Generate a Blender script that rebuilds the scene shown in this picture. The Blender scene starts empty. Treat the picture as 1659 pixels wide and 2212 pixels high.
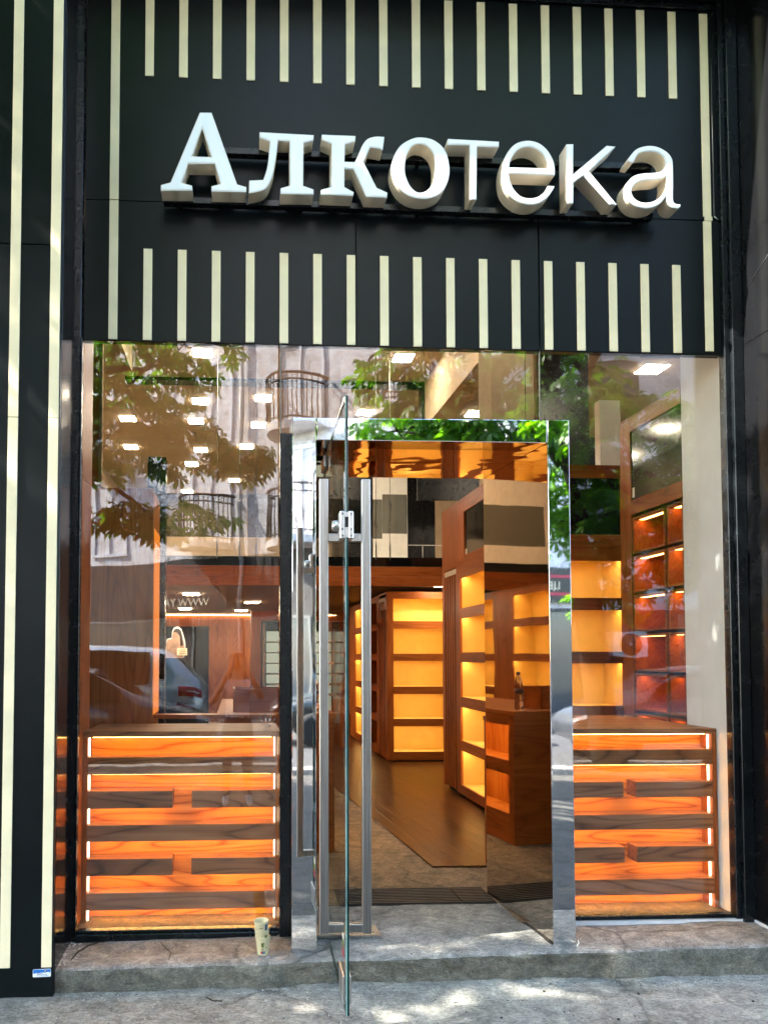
import bpy, bmesh, math, random
import numpy as np
from mathutils import Vector, Matrix, noise
R = math.radians
scene = bpy.context.scene
COL = scene.collection
random.seed(7)
rng = np.random.default_rng(7)

# ------------------------------------------------------------------ camera
cam = bpy.data.cameras.new('camera')
cam_ob = bpy.data.objects.new('camera', cam)
COL.objects.link(cam_ob)
scene.camera = cam_ob
cam.sensor_fit = 'VERTICAL'
cam.sensor_height = 36.0
cam.lens = 36.0 * 1674.0 / 2212.0
cam.shift_x = (829.5 - 609.0) / 2212.0
cam.shift_y = (1353.0 - 1106.0) / 2212.0
cam.clip_start = 0.02
cam.clip_end = 600.0
phi, theta, roll = R(3.26), R(2.27), 0.0012
_F = Vector((math.sin(phi) * math.cos(theta), math.cos(phi) * math.cos(theta), math.sin(theta)))
_R = Vector((math.cos(phi), -math.sin(phi), 0.0))
_U = _R.cross(_F)
_R2 = _R * math.cos(roll) + _U * math.sin(roll)
_U2 = _U * math.cos(roll) - _R * math.sin(roll)
cam_ob.matrix_world = Matrix(((_R2.x, _U2.x, -_F.x, 0.0), (_R2.y, _U2.y, -_F.y, -3.85), (_R2.z, _U2.z, -_F.z, 1.52), (0, 0, 0, 1)))

# ------------------------------------------------------------------ sky and sun
SUN_EL, SUN_AZ = R(44.0), R(260.0)      # azimuth clockwise from +Y: the sun stands along the street to the left
world = bpy.data.worlds.new('World')
scene.world = world
world.use_nodes = True
wn = world.node_tree.nodes
bg = wn['Background']
sky = wn.new('ShaderNodeTexSky')
sky.sky_type = 'NISHITA'
sky.sun_disc = False
sky.sun_elevation = SUN_EL
sky.sun_rotation = SUN_AZ
world.node_tree.links.new(sky.outputs[0], bg.inputs[0])
bg.inputs[1].default_value = 0.15
sun = bpy.data.lights.new('sun', 'SUN')
sun.energy = 4.0
sun.angle = R(0.53)
sun.color = (1.0, 0.95, 0.86)
sun_ob = bpy.data.objects.new('sun', sun)
COL.objects.link(sun_ob)
_s = Vector((math.sin(SUN_AZ) * math.cos(SUN_EL), math.cos(SUN_AZ) * math.cos(SUN_EL), math.sin(SUN_EL)))
sun_ob.rotation_euler = _s.to_track_quat('Z', 'Y').to_euler()
sun_ob.location = _s * 40

vs = scene.view_settings
vs.view_transform = 'Standard'
vs.look = 'None'
vs.exposure = 3.3
vs.gamma = 1.0
vs.use_curve_mapping = False
cy = scene.cycles
cy.use_denoising = True
cy.max_bounces = 8
cy.diffuse_bounces = 3
cy.glossy_bounces = 5
cy.adaptive_threshold = 0.03
cy.transmission_bounces = 6
cy.transparent_max_bounces = 16
cy.sample_clamp_indirect = 8.0
cy.caustics_reflective = False
cy.caustics_refractive = False

# ------------------------------------------------------------------ material helpers
MATS = {}
class NT:
    def __init__(self, name):
        self.m = bpy.data.materials.new(name)
        self.m.use_nodes = True
        self.t = self.m.node_tree
        self.n = self.t.nodes
        self.b = self.n['Principled BSDF']
        self.out = self.n['Material Output']
        MATS[name] = self.m
    def add(self, typ, **kw):
        nd = self.n.new('ShaderNode' + typ)
        for k, v in kw.items():
            if k.startswith('_'):
                setattr(nd, k[1:], v)
            else:
                key = int(k[1:]) if k[0] == 'i' and k[1:].isdigit() else k.replace('_', ' ')
                nd.inputs[key].default_value = v
        return nd
    def link(self, a, b):
        self.t.links.new(a, b)
    def ramp(self, fac, stops):
        r = self.n.new('ShaderNodeValToRGB')
        el = r.color_ramp.elements
        while len(el) < len(stops):
            el.new(0.5)
        for e, (p, c) in zip(el, stops):
            e.position = p
            e.color = (c[0], c[1], c[2], 1.0)
        self.link(fac, r.inputs[0])
        return r
    def mixc(self, fac, a, b, blend='MIX'):
        m = self.n.new('ShaderNodeMix')
        m.data_type = 'RGBA'
        m.blend_type = blend
        for sock, v in ((m.inputs[0], fac), (m.inputs[6], a), (m.inputs[7], b)):
            if hasattr(v, 'is_output') or isinstance(v, bpy.types.NodeSocket):
                self.link(v, sock)
            elif isinstance(v, (int, float)):
                sock.default_value = v
            else:
                sock.default_value = (v[0], v[1], v[2], 1.0)
        return m.outputs[2]
    def coords(self, scale=(1, 1, 1), rnd=0.0, kind='Object'):
        tc = self.n.new('ShaderNodeTexCoord')
        src = tc.outputs[kind]
        if rnd:
            oi = self.n.new('ShaderNodeObjectInfo')
            ml = self.n.new('ShaderNodeMath'); ml.operation = 'MULTIPLY'; ml.inputs[1].default_value = rnd
            self.link(oi.outputs['Random'], ml.inputs[0])
            ad = self.n.new('ShaderNodeVectorMath'); ad.operation = 'ADD'
            self.link(src, ad.inputs[0]); self.link(ml.outputs[0], ad.inputs[1])
            src = ad.outputs[0]
        mp = self.n.new('ShaderNodeMapping')
        mp.inputs['Scale'].default_value = scale
        self.link(src, mp.inputs[0])
        return mp.outputs[0]
    def noise(self, vec, scale=5.0, detail=4.0, rough=0.55, dist=0.0):
        nd = self.n.new('ShaderNodeTexNoise')
        nd.inputs['Scale'].default_value = scale
        nd.inputs['Detail'].default_value = detail
        nd.inputs['Roughness'].default_value = rough
        nd.inputs['Distortion'].default_value = dist
        self.link(vec, nd.inputs['Vector'])
        return nd.outputs['Fac']
    def bump(self, h, strength=0.3, dist=0.01, normal=None):
        b = self.n.new('ShaderNodeBump')
        b.inputs['Strength'].default_value = strength
        b.inputs['Distance'].default_value = dist
        self.link(h, b.inputs['Height'])
        if normal is not None:
            self.link(normal, b.inputs['Normal'])
        self.link(b.outputs[0], self.b.inputs['Normal'])
        return b.outputs[0]

def plain(name, col, rough=0.5, metal=0.0, spec=0.5, var=0.06, bump=0.0, bscale=60.0, coat=0.0):
    t = NT(name)
    v = t.coords()
    n = t.noise(v, 7.0, 5.0)
    a = [max(0.0, c * (1 - var * 2)) for c in col]
    b = [min(1.0, c * (1 + var * 2)) for c in col]
    r = t.ramp(n, [(0.3, a), (0.7, b)])
    t.link(r.outputs[0], t.b.inputs['Base Color'])
    rr = t.n.new('ShaderNodeMapRange')
    rr.inputs['To Min'].default_value = max(0.0, rough - 0.06)
    rr.inputs['To Max'].default_value = min(1.0, rough + 0.08)
    t.link(t.noise(v, 23.0, 4.0), rr.inputs[0])
    t.link(rr.outputs[0], t.b.inputs['Roughness'])
    t.b.inputs['Metallic'].default_value = metal
    t.b.inputs['Specular IOR Level'].default_value = spec
    t.b.inputs['Coat Weight'].default_value = coat
    if bump:
        t.bump(t.noise(v, bscale, 4.0), bump, 0.004)
    return t.m

def emit(name, col, strength):
    t = NT(name)
    t.n.remove(t.b)
    e = t.n.new('ShaderNodeEmission')
    e.inputs[0].default_value = (*col, 1)
    e.inputs[1].default_value = strength
    t.link(e.outputs[0], t.out.inputs[0])
    return t.m

def wood(name, dark, mid, light, axis='x', rough=0.38, scale=1.0, fig=0.22, rings=13.0):
    """straight grain with cathedral figure running along one axis"""
    t = NT(name)
    s = {'x': (0.55, 5.0, 5.0), 'y': (5.0, 0.55, 5.0), 'z': (5.0, 5.0, 0.55)}[axis]
    v = t.coords(tuple(k * scale for k in s), rnd=17.0)
    n1 = t.noise(v, 1.6, 3.0, 0.5, 0.4)
    s2 = {'x': (1.5, 90.0, 90.0), 'y': (90.0, 1.5, 90.0), 'z': (90.0, 90.0, 1.5)}[axis]
    v2 = t.coords(tuple(k * scale for k in s2), rnd=5.0)
    n2 = t.noise(v2, 1.0, 3.0, 0.6)
    # growth rings: contour lines of a slow field stretched along the board
    fld = t.noise(v, 1.15, 1.5, 0.45, 0.35)
    mk = t.n.new('ShaderNodeMath'); mk.operation = 'MULTIPLY'; mk.inputs[1].default_value = rings
    t.link(fld, mk.inputs[0])
    fr = t.n.new('ShaderNodeMath'); fr.operation = 'FRACT'; t.link(mk.outputs[0], fr.inputs[0])
    ring = t.ramp(fr.outputs[0], [(0.0, (0, 0, 0)), (0.16, (0.75, 0.75, 0.75)), (0.55, (1, 1, 1)), (0.9, (0.62, 0.62, 0.62)), (1.0, (0.1, 0.1, 0.1))]).outputs[0]
    a = t.n.new('ShaderNodeMath'); a.operation = 'MULTIPLY_ADD'; a.inputs[1].default_value = 0.85 - fig
    mr0 = t.n.new('ShaderNodeMath'); mr0.operation = 'MULTIPLY'; mr0.inputs[1].default_value = fig
    t.link(ring, mr0.inputs[0]); t.link(n1, a.inputs[0]); t.link(mr0.outputs[0], a.inputs[2])
    a2 = t.n.new('ShaderNodeMath'); a2.operation = 'MULTIPLY_ADD'; a2.inputs[1].default_value = 0.36
    t.link(n2, a2.inputs[0]); t.link(a.outputs[0], a2.inputs[2])
    r = t.ramp(a2.outputs[0], [(0.32, dark), (0.58, mid), (0.84, light)])
    oi = t.n.new('ShaderNodeObjectInfo')
    hv = t.n.new('ShaderNodeHueSaturation')
    mr = t.n.new('ShaderNodeMapRange'); mr.inputs['To Min'].default_value = 0.86; mr.inputs['To Max'].default_value = 1.14
    t.link(oi.outputs['Random'], mr.inputs[0]); t.link(mr.outputs[0], hv.inputs['Value'])
    t.link(r.outputs[0], hv.inputs['Color'])
    t.link(hv.outputs[0], t.b.inputs['Base Color'])
    t.b.inputs['Roughness'].default_value = rough
    t.b.inputs['Specular IOR Level'].default_value = 0.22
    t.bump(a2.outputs[0], 0.12, 0.003)
    return t.m

def glass(name, tint, r0=0.06, gain=1.0):
    t = NT(name)
    t.n.remove(t.b)
    tr = t.n.new('ShaderNodeBsdfTransparent'); tr.inputs[0].default_value = (*tint, 1)
    gl = t.n.new('ShaderNodeBsdfGlossy'); gl.inputs['Roughness'].default_value = 0.0
    gl.inputs[0].default_value = (1, 1, 1, 1)
    # faint waviness of float glass
    v = t.coords((1, 1, 1))
    n = t.noise(v, 2.2, 2.0)
    b = t.n.new('ShaderNodeBump'); b.inputs['Strength'].default_value = 0.035; b.inputs['Distance'].default_value = 0.02
    t.link(n, b.inputs['Height']); t.link(b.outputs[0], gl.inputs['Normal'])
    # Schlick reflectance, the same from either side of the pane
    geo = t.n.new('ShaderNodeNewGeometry')
    dt = t.n.new('ShaderNodeVectorMath'); dt.operation = 'DOT_PRODUCT'
    t.link(geo.outputs['Normal'], dt.inputs[0]); t.link(geo.outputs['Incoming'], dt.inputs[1])
    ab = t.n.new('ShaderNodeMath'); ab.operation = 'ABSOLUTE'; t.link(dt.outputs['Value'], ab.inputs[0])
    om = t.n.new('ShaderNodeMath'); om.operation = 'SUBTRACT'; om.inputs[0].default_value = 1.0; t.link(ab.outputs[0], om.inputs[1])
    pw = t.n.new('ShaderNodeMath'); pw.operation = 'POWER'; pw.inputs[1].default_value = 5.0; t.link(om.outputs[0], pw.inputs[0])
    m = t.n.new('ShaderNodeMath'); m.operation = 'MULTIPLY_ADD'; m.inputs[1].default_value = (1 - r0) * gain; m.inputs[2].default_value = r0; m.use_clamp = True
    t.link(pw.outputs[0], m.inputs[0])
    mx = t.n.new('ShaderNodeMixShader')
    t.link(m.outputs[0], mx.inputs[0])
    t.link(tr.outputs[0], mx.inputs[1]); t.link(gl.outputs[0], mx.inputs[2])
    t.link(mx.outputs[0], t.out.inputs[0])
    return t.m

def mirror_metal(name, col, rough=0.03, wav=0.02, scale=3.0, scratch=True, aniso=False):
    t = NT(name)
    t.b.inputs['Base Color'].default_value = (*col, 1)
    t.b.inputs['Metallic'].default_value = 1.0
    v = t.coords((1, 1, 0.6))
    n = t.noise(v, scale, 2.0)
    nb = t.bump(n, wav, 0.05)
    vs_ = t.coords((40, 40, 3))
    sc = t.noise(vs_, 3.0, 6.0, 0.7)
    mr = t.n.new('ShaderNodeMapRange')
    mr.inputs['From Min'].default_value = 0.45; mr.inputs['From Max'].default_value = 0.8
    mr.inputs['To Min'].default_value = rough; mr.inputs['To Max'].default_value = rough + (0.05 if scratch else 0.03)
    t.link(sc, mr.inputs[0]); t.link(mr.outputs[0], t.b.inputs['Roughness'])
    return t.m

# ------------------------------------------------------------------ materials
def gloss_black(name, col, rough, bumpy):
    t = NT(name)
    v = t.coords()
    n = t.noise(v, 3.0, 6.0, 0.6)
    r = t.ramp(n, [(0.3, [c * 0.75 for c in col]), (0.75, [c * 1.35 for c in col])])
    dv = t.coords((6, 6, 2.0))
    d = t.noise(dv, 9.0, 8.0, 0.75)
    dr = t.ramp(d, [(0.62, (0, 0, 0)), (0.8, (1, 1, 1))])
    c = t.mixc(dr.outputs[0], r.outputs[0], (0.018, 0.018, 0.017))
    t.link(c, t.b.inputs['Base Color'])
    mr = t.n.new('ShaderNodeMapRange'); mr.inputs['To Min'].default_value = rough - 0.05; mr.inputs['To Max'].default_value = rough + 0.12
    t.link(d, mr.inputs[0]); t.link(mr.outputs[0], t.b.inputs['Roughness'])
    t.b.inputs['Specular IOR Level'].default_value = 0.38 if rough < 0.2 else 0.20
    t.bump(t.noise(v, 1.7, 2.0), bumpy, 0.02)
    return t.m
gloss_black('cladding', (0.0026, 0.0046, 0.0052), 0.30, 0.03)
gloss_black('cladding_gloss', (0.005, 0.0052, 0.006), 0.10, 0.03)
plain('black_frame', (0.005, 0.0065, 0.008), 0.25, 0.0, 0.35, 0.2)
plain('cream_strip', (0.90, 0.77, 0.50), 0.42, 0, 0.4, 0.035, 0.03, 25)
plain('letter_return', (0.86, 0.74, 0.57), 0.45, 0, 0.4, 0.04)
t = NT('letter_face')
v = t.coords((9, 9, 3.0))
n = t.noise(v, 2.2, 5.0, 0.6, 1.2)
t.link(t.ramp(n, [(0.35, (0.86, 0.91, 0.94)), (0.62, (0.92, 0.95, 0.96)), (0.72, (0.96, 0.97, 0.98))]).outputs[0], t.b.inputs['Base Color'])
t.b.inputs['Roughness'].default_value = 0.34
t.b.inputs['Coat Weight'].default_value = 0.25
t.b.inputs['Coat Roughness'].default_value = 0.12
t.bump(n, 0.10, 0.008)
plain('letter_edge', (0.80, 0.80, 0.78), 0.35, 0, 0.5, 0.02)
mirror_metal('steel_mirror', (0.80, 0.80, 0.80), 0.015, 0.030, 2.2)
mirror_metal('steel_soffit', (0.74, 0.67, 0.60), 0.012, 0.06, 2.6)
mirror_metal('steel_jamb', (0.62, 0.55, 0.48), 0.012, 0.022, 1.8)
t = NT('steel_brushed')
t.b.inputs['Metallic'].default_value = 1.0
v = t.coords((60, 60, 1.2))
n = t.noise(v, 3.0, 4.0)
t.link(t.ramp(n, [(0.3, (0.30, 0.29, 0.275)), (0.7, (0.50, 0.49, 0.47))]).outputs[0], t.b.inputs['Base Color'])
t.b.inputs['Roughness'].default_value = 0.32
t.bump(n, 0.08, 0.002)
plain('steel_cast', (0.55, 0.55, 0.54), 0.30, 1.0, 0.5, 0.1)
plain('black_hole', (0.006, 0.006, 0.006), 0.6)
glass('window_glass', (0.985, 0.985, 0.98), 0.062, 1.0)
glass('door_glass', (0.95, 0.975, 0.965), 0.03, 0.35)
glass('rail_glass', (0.45, 0.46, 0.44), 0.03, 1.0)
plain('glass_edge', (0.006, 0.035, 0.032), 0.12, 0, 0.6, 0.3)
plain('glass_edge_light', (0.25, 0.42, 0.38), 0.15, 0, 0.6, 0.2)
WD = (0.17, 0.038, 0.007); WM = (0.34, 0.086, 0.016); WL = (0.46, 0.135, 0.028)
for ax in 'xyz':
    wood('wood_' + ax, WD, WM, WL, ax)
wood('slat_wood', (0.065, 0.020, 0.006), (0.25, 0.095, 0.036), (0.42, 0.18, 0.075), 'x', 0.5, 1.0, 0.30, 17.0)
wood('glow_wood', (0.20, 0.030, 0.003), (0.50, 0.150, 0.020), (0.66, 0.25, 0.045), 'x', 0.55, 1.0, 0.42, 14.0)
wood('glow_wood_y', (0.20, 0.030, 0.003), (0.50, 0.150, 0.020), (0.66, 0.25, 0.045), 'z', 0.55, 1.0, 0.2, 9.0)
wood('plank_wood', (0.018, 0.0058, 0.0016), (0.048, 0.0165, 0.0048), (0.080, 0.030, 0.0095), 'y', 0.30, 1.4)
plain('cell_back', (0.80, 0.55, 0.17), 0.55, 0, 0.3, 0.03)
plain('tan_plaster', (0.46, 0.345, 0.235), 0.8, 0, 0.2, 0.04, 0.05, 90)
plain('cream_plaster', (0.80, 0.79, 0.75), 0.8, 0, 0.2, 0.03, 0.05, 120)
plain('ceiling_paint', (0.34, 0.255, 0.175), 0.85, 0, 0.2, 0.03)
plain('dark_void', (0.010, 0.010, 0.011), 0.25, 0, 0.5)
plain('screen_black', (0.006, 0.007, 0.008), 0.08, 0, 0.5, 0.0)
plain('white_plastic', (0.75, 0.74, 0.70), 0.4)
plain('grille_bronze', (0.035, 0.028, 0.022), 0.45, 0.5)
plain('grey_metal', (0.16, 0.16, 0.15), 0.4, 0.4)
LED = (1.0, 0.56, 0.17)
emit('led_counter', (1.0, 0.54, 0.14), 6.2)
emit('led_end', (1.0, 0.84, 0.55), 0.9)
emit('led_cell', (1.0, 0.68, 0.26), 5.0)
emit('led_dim', (1.0, 0.42, 0.10), 1.7)
emit('edge_glow', (1.0, 0.27, 0.035), 0.10)
emit('led_line', (1.0, 0.72, 0.36), 4.0)
emit('ceiling_lamp', (1.0, 0.86, 0.64), 17.0)
emit('lamp_small', (1.0, 0.82, 0.55), 20.0)
emit('cooler_light', (0.95, 0.98, 0.72), 0.05)

def concrete(name, base, tint, scale, crack=True, bump=0.6, speck=True):
    t = NT(name)
    v = t.coords()
    big = t.noise(v, 1.3 * scale, 6.0, 0.62, 0.6)
    mid = t.noise(v, 7.0 * scale, 8.0, 0.68, 0.9)
    fine = t.noise(v, 70.0 * scale, 4.0, 0.7)
    c1 = t.ramp(big, [(0.28, [k * 0.5 for k in base]), (0.5, base), (0.72, [min(1, k * 1.55) for k in base])])
    c2 = t.mixc(0.62, c1.outputs[0], t.ramp(mid, [(0.30, [k * 0.22 for k in tint]), (0.5, tint), (0.72, [min(1, k * 2.0) for k in tint])]).outputs[0])
    c3 = t.mixc(0.5, c2, t.ramp(fine, [(0.3, (0.05, 0.05, 0.045)), (0.7, (0.62, 0.61, 0.58))]).outputs[0], 'OVERLAY')
    # stamped-slate ridges: stretched, distorted layers
    v2 = t.coords((1.0, 2.6, 2.6))
    slate = t.noise(v2, 9.0 * scale, 7.0, 0.6, 2.2)
    hsum = t.n.new('ShaderNodeMath'); hsum.operation = 'MULTIPLY_ADD'; hsum.inputs[1].default_value = 0.35
    t.link(fine, hsum.inputs[0]); t.link(slate, hsum.inputs[2])
    h = hsum.outputs[0]
    vn = t.ramp(slate, [(0.40, (1, 1, 1)), (0.455, (0.38, 0.37, 0.35)), (0.50, (1, 1, 1)), (0.60, (1, 1, 1)), (0.635, (0.55, 0.54, 0.52)), (0.67, (1, 1, 1))])
    c3 = t.mixc(0.75, c3, vn.outputs[0], 'MULTIPLY')
    grit = t.noise(t.coords(), 260.0 * scale, 3.0, 0.7)
    c3 = t.mixc(0.6, c3, t.ramp(grit, [(0.32, (0.30, 0.29, 0.27)), (0.5, (1, 1, 1)), (0.75, (1.0, 1.0, 1.0))]).outputs[0], 'MULTIPLY')
    if crack:
        vo = t.n.new('ShaderNodeTexVoronoi'); vo.feature = 'DISTANCE_TO_EDGE'; vo.inputs['Scale'].default_value = 0.9
        dv = t.n.new('ShaderNodeVectorMath'); dv.operation = 'ADD'
        nz = t.n.new('ShaderNodeTexNoise'); nz.inputs['Scale'].default_value = 3.0; nz.inputs['Detail'].default_value = 5.0
        t.link(v, nz.inputs['Vector'])
        sc_ = t.n.new('ShaderNodeVectorMath'); sc_.operation = 'SCALE'; sc_.inputs['Scale'].default_value = 0.32
        t.link(nz.outputs['Color'], sc_.inputs[0]); t.link(v, dv.inputs[0]); t.link(sc_.outputs[0], dv.inputs[1])
        t.link(dv.outputs[0], vo.inputs['Vector'])
        cr = t.ramp(vo.outputs['Distance'], [(0.0, (0, 0, 0)), (0.008, (0.6, 0.6, 0.6)), (0.02, (1, 1, 1))])
        brk = t.ramp(t.noise(v, 1.7, 3.0), [(0.42, (1, 1, 1)), (0.55, (0, 0, 0))])
        keep = t.mixc(brk.outputs[0], cr.outputs[0], (1, 1, 1))
        c3 = t.mixc(1.0, c3, t.mixc(0.45, keep, (1, 1, 1)), 'MULTIPLY')
        ad = t.n.new('ShaderNodeMath'); ad.operation = 'MULTIPLY_ADD'; ad.inputs[1].default_value = 0.35
        t.link(keep, ad.inputs[0]); t.link(h, ad.inputs[2])
        h = ad.outputs[0]
    if speck:
        sp = t.n.new('ShaderNodeTexVoronoi'); sp.inputs['Scale'].default_value = 55.0
        t.link(v, sp.inputs['Vector'])
        sr = t.ramp(sp.outputs['Distance'], [(0.10, (1, 1, 1)), (0.16, (0, 0, 0))])
        pick = t.ramp(t.noise(v, 2.4, 5.0), [(0.52, (0, 0, 0)), (0.62, (1, 1, 1))])
        f = t.mixc(1.0, sr.outputs[0], pick.outputs[0], 'MULTIPLY')
        c3 = t.mixc(f, c3, (0.42, 0.40, 0.36))
    t.link(c3, t.b.inputs['Base Color'])
    t.b.inputs['Roughness'].default_value = 0.78
    t.bump(h, min(1.0, bump * 1.5), 0.02)
    return t.m
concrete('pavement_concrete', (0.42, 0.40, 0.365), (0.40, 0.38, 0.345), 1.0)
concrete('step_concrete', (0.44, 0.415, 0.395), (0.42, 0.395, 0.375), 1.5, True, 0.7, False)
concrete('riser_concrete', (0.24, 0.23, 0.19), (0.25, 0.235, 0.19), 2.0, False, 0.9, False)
concrete('floor_stone', (0.28, 0.185, 0.11), (0.29, 0.195, 0.12), 1.3, True, 0.5, False)
concrete('facade_stone', (0.86, 0.82, 0.82), (0.86, 0.83, 0.84), 0.4, False, 0.15, False)
concrete('granite_dark', (0.055, 0.052, 0.05), (0.06, 0.055, 0.05), 0.8, False, 0.2, False)
concrete('unseen_dark_paving', (0.075, 0.072, 0.066), (0.08, 0.075, 0.07), 1.0, True, 0.5, False)  # made-up dark ground out of view, keeps bright reflections off the counters
plain('asphalt', (0.05, 0.05, 0.052), 0.85, 0, 0.3, 0.15, 0.4, 180)
plain('balcony_dark', (0.05, 0.035, 0.028), 0.45, 0.3)
plain('balcony_slab', (0.50, 0.47, 0.45), 0.75, 0, 0.3, 0.1)
plain('shutter', (0.42, 0.38, 0.42), 0.6, 0, 0.3, 0.08)
plain('window_white', (0.70, 0.70, 0.72), 0.4)
plain('window_dark', (0.03, 0.04, 0.05), 0.06, 0, 0.6)
plain('awning_blue', (0.10, 0.22, 0.34), 0.6)
plain('sign_red', (0.45, 0.02, 0.05), 0.5)
plain('sign_cream', (0.75, 0.66, 0.48), 0.5)
plain('sticker_white', (0.80, 0.84, 0.88), 0.35)
plain('sticker_blue', (0.015, 0.17, 0.55), 0.35, 0, 0.5, 0.15)
plain('sticker_navy', (0.01, 0.03, 0.10), 0.35)
plain('cup_paper', (0.60, 0.53, 0.32), 0.5, 0, 0.4, 0.05)
plain('cup_green', (0.10, 0.13, 0.02), 0.5)
plain('cup_red', (0.38, 0.01, 0.03), 0.5)
plain('cup_blue', (0.02, 0.18, 0.26), 0.5)
plain('twig', (0.035, 0.022, 0.014), 0.8)
plain('debris_white', (0.6, 0.58, 0.53), 0.7)
plain('poster_skin', (0.34, 0.20, 0.14), 0.5, 0, 0.3, 0.2)
plain('poster_white', (0.55, 0.53, 0.55), 0.5)
plain('poster_hair', (0.02, 0.012, 0.01), 0.5)
# trees
t = NT('bark')
v = t.coords((6, 6, 1.2))
n = t.noise(v, 4.0, 8.0, 0.7, 0.5)
t.link(t.ramp(n, [(0.3, (0.018, 0.013, 0.010)), (0.7, (0.085, 0.066, 0.05))]).outputs[0], t.b.inputs['Base Color'])
t.b.inputs['Roughness'].default_value = 0.9
t.bump(n, 0.9, 0.03)
t = NT('chestnut_leaf')
v = t.coords()
n = t.noise(v, 1.8, 4.0)
c = t.ramp(n, [(0.25, (0.030, 0.080, 0.009)), (0.5, (0.055, 0.135, 0.014)), (0.75, (0.10, 0.21, 0.020))]).outputs[0]
t.link(c, t.b.inputs['Base Color'])
t.b.inputs['Roughness'].default_value = 0.42
tl = t.n.new('ShaderNodeBsdfTranslucent')
hs = t.n.new('ShaderNodeHueSaturation'); hs.inputs['Value'].default_value = 3.0; hs.inputs['Saturation'].default_value = 1.1
t.link(c, hs.inputs['Color']); t.link(hs.outputs[0], tl.inputs[0])
mx = t.n.new('ShaderNodeMixShader'); mx.inputs[0].default_value = 0.5
t.link(t.b.outputs[0], mx.inputs[1]); t.link(tl.outputs[0], mx.inputs[2]); t.link(mx.outputs[0], t.out.inputs[0])
# cars
def paint(name, col, metal):
    t = NT(name)
    t.b.inputs['Base Color'].default_value = (*col, 1)
    t.b.inputs['Metallic'].default_value = metal
    t.b.inputs['Roughness'].default_value = 0.28
    t.b.inputs['Coat Weight'].default_value = 1.0
    t.b.inputs['Coat Roughness'].default_value = 0.03
    v = t.coords()
    t.link(t.ramp(t.noise(v, 3.0, 6.0), [(0.3, [k * 0.85 for k in col]), (0.7, [min(1, k * 1.1) for k in col])]).outputs[0], t.b.inputs['Base Color'])
    return t.m
paint('paint_silver', (0.66, 0.70, 0.74), 0.5)
paint('paint_dark', (0.018, 0.024, 0.026), 0.3)
paint('paint_grey', (0.06, 0.065, 0.075), 0.4)
plain('car_glass', (0.008, 0.010, 0.012), 0.04, 0, 0.6, 0.0)
plain('tail_red', (0.30, 0.008, 0.012), 0.12, 0, 0.5, 0.1, 0, 60, 0.6)
plain('tail_clear', (0.55, 0.52, 0.52), 0.15)
plain('tyre', (0.012, 0.012, 0.012), 0.8)
plain('chrome', (0.75, 0.75, 0.76), 0.08, 1.0)
# person
plain('skin', (0.42, 0.24, 0.16), 0.5, 0, 0.4, 0.08)
plain('shirt', (0.62, 0.56, 0.55), 0.85, 0, 0.2, 0.08)
plain('trousers', (0.05, 0.055, 0.075), 0.9, 0, 0.2, 0.12)
plain('hair', (0.022, 0.013, 0.009), 0.45)
plain('shoe', (0.62, 0.60, 0.60), 0.6)
plain('phone_black', (0.012, 0.012, 0.013), 0.12)
# water bottle
t = NT('bottle_plastic')
t.b.inputs['Base Color'].default_value = (0.92, 0.95, 0.97, 1)
t.b.inputs['Roughness'].default_value = 0.06
t.b.inputs['Transmission Weight'].default_value = 0.95
t.b.inputs['IOR'].default_value = 1.15
plain('bottle_label', (0.10, 0.06, 0.07), 0.4)
plain('bottle_cap', (0.03, 0.05, 0.12), 0.4)

# ------------------------------------------------------------------ geometry helpers
WLOC = {}     # object -> world offset of its origin
def mat(m):
    return MATS[m] if isinstance(m, str) else m

def thing(name, label, cat, loc=(0, 0, 0), group=None):
    o = bpy.data.objects.new(name, None)
    o.empty_display_size = 0.1
    o.location = loc
    COL.objects.link(o)
    o['label'] = label
    o['category'] = cat
    if group:
        o['group'] = group
    WLOC[o.name] = Vector(loc)
    return o

def tag(o, label, cat, group=None, kind=None):
    if label:
        o['label'] = label
    if cat:
        o['category'] = cat
    if group:
        o['group'] = group
    if kind:
        o['kind'] = kind
    return o

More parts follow.
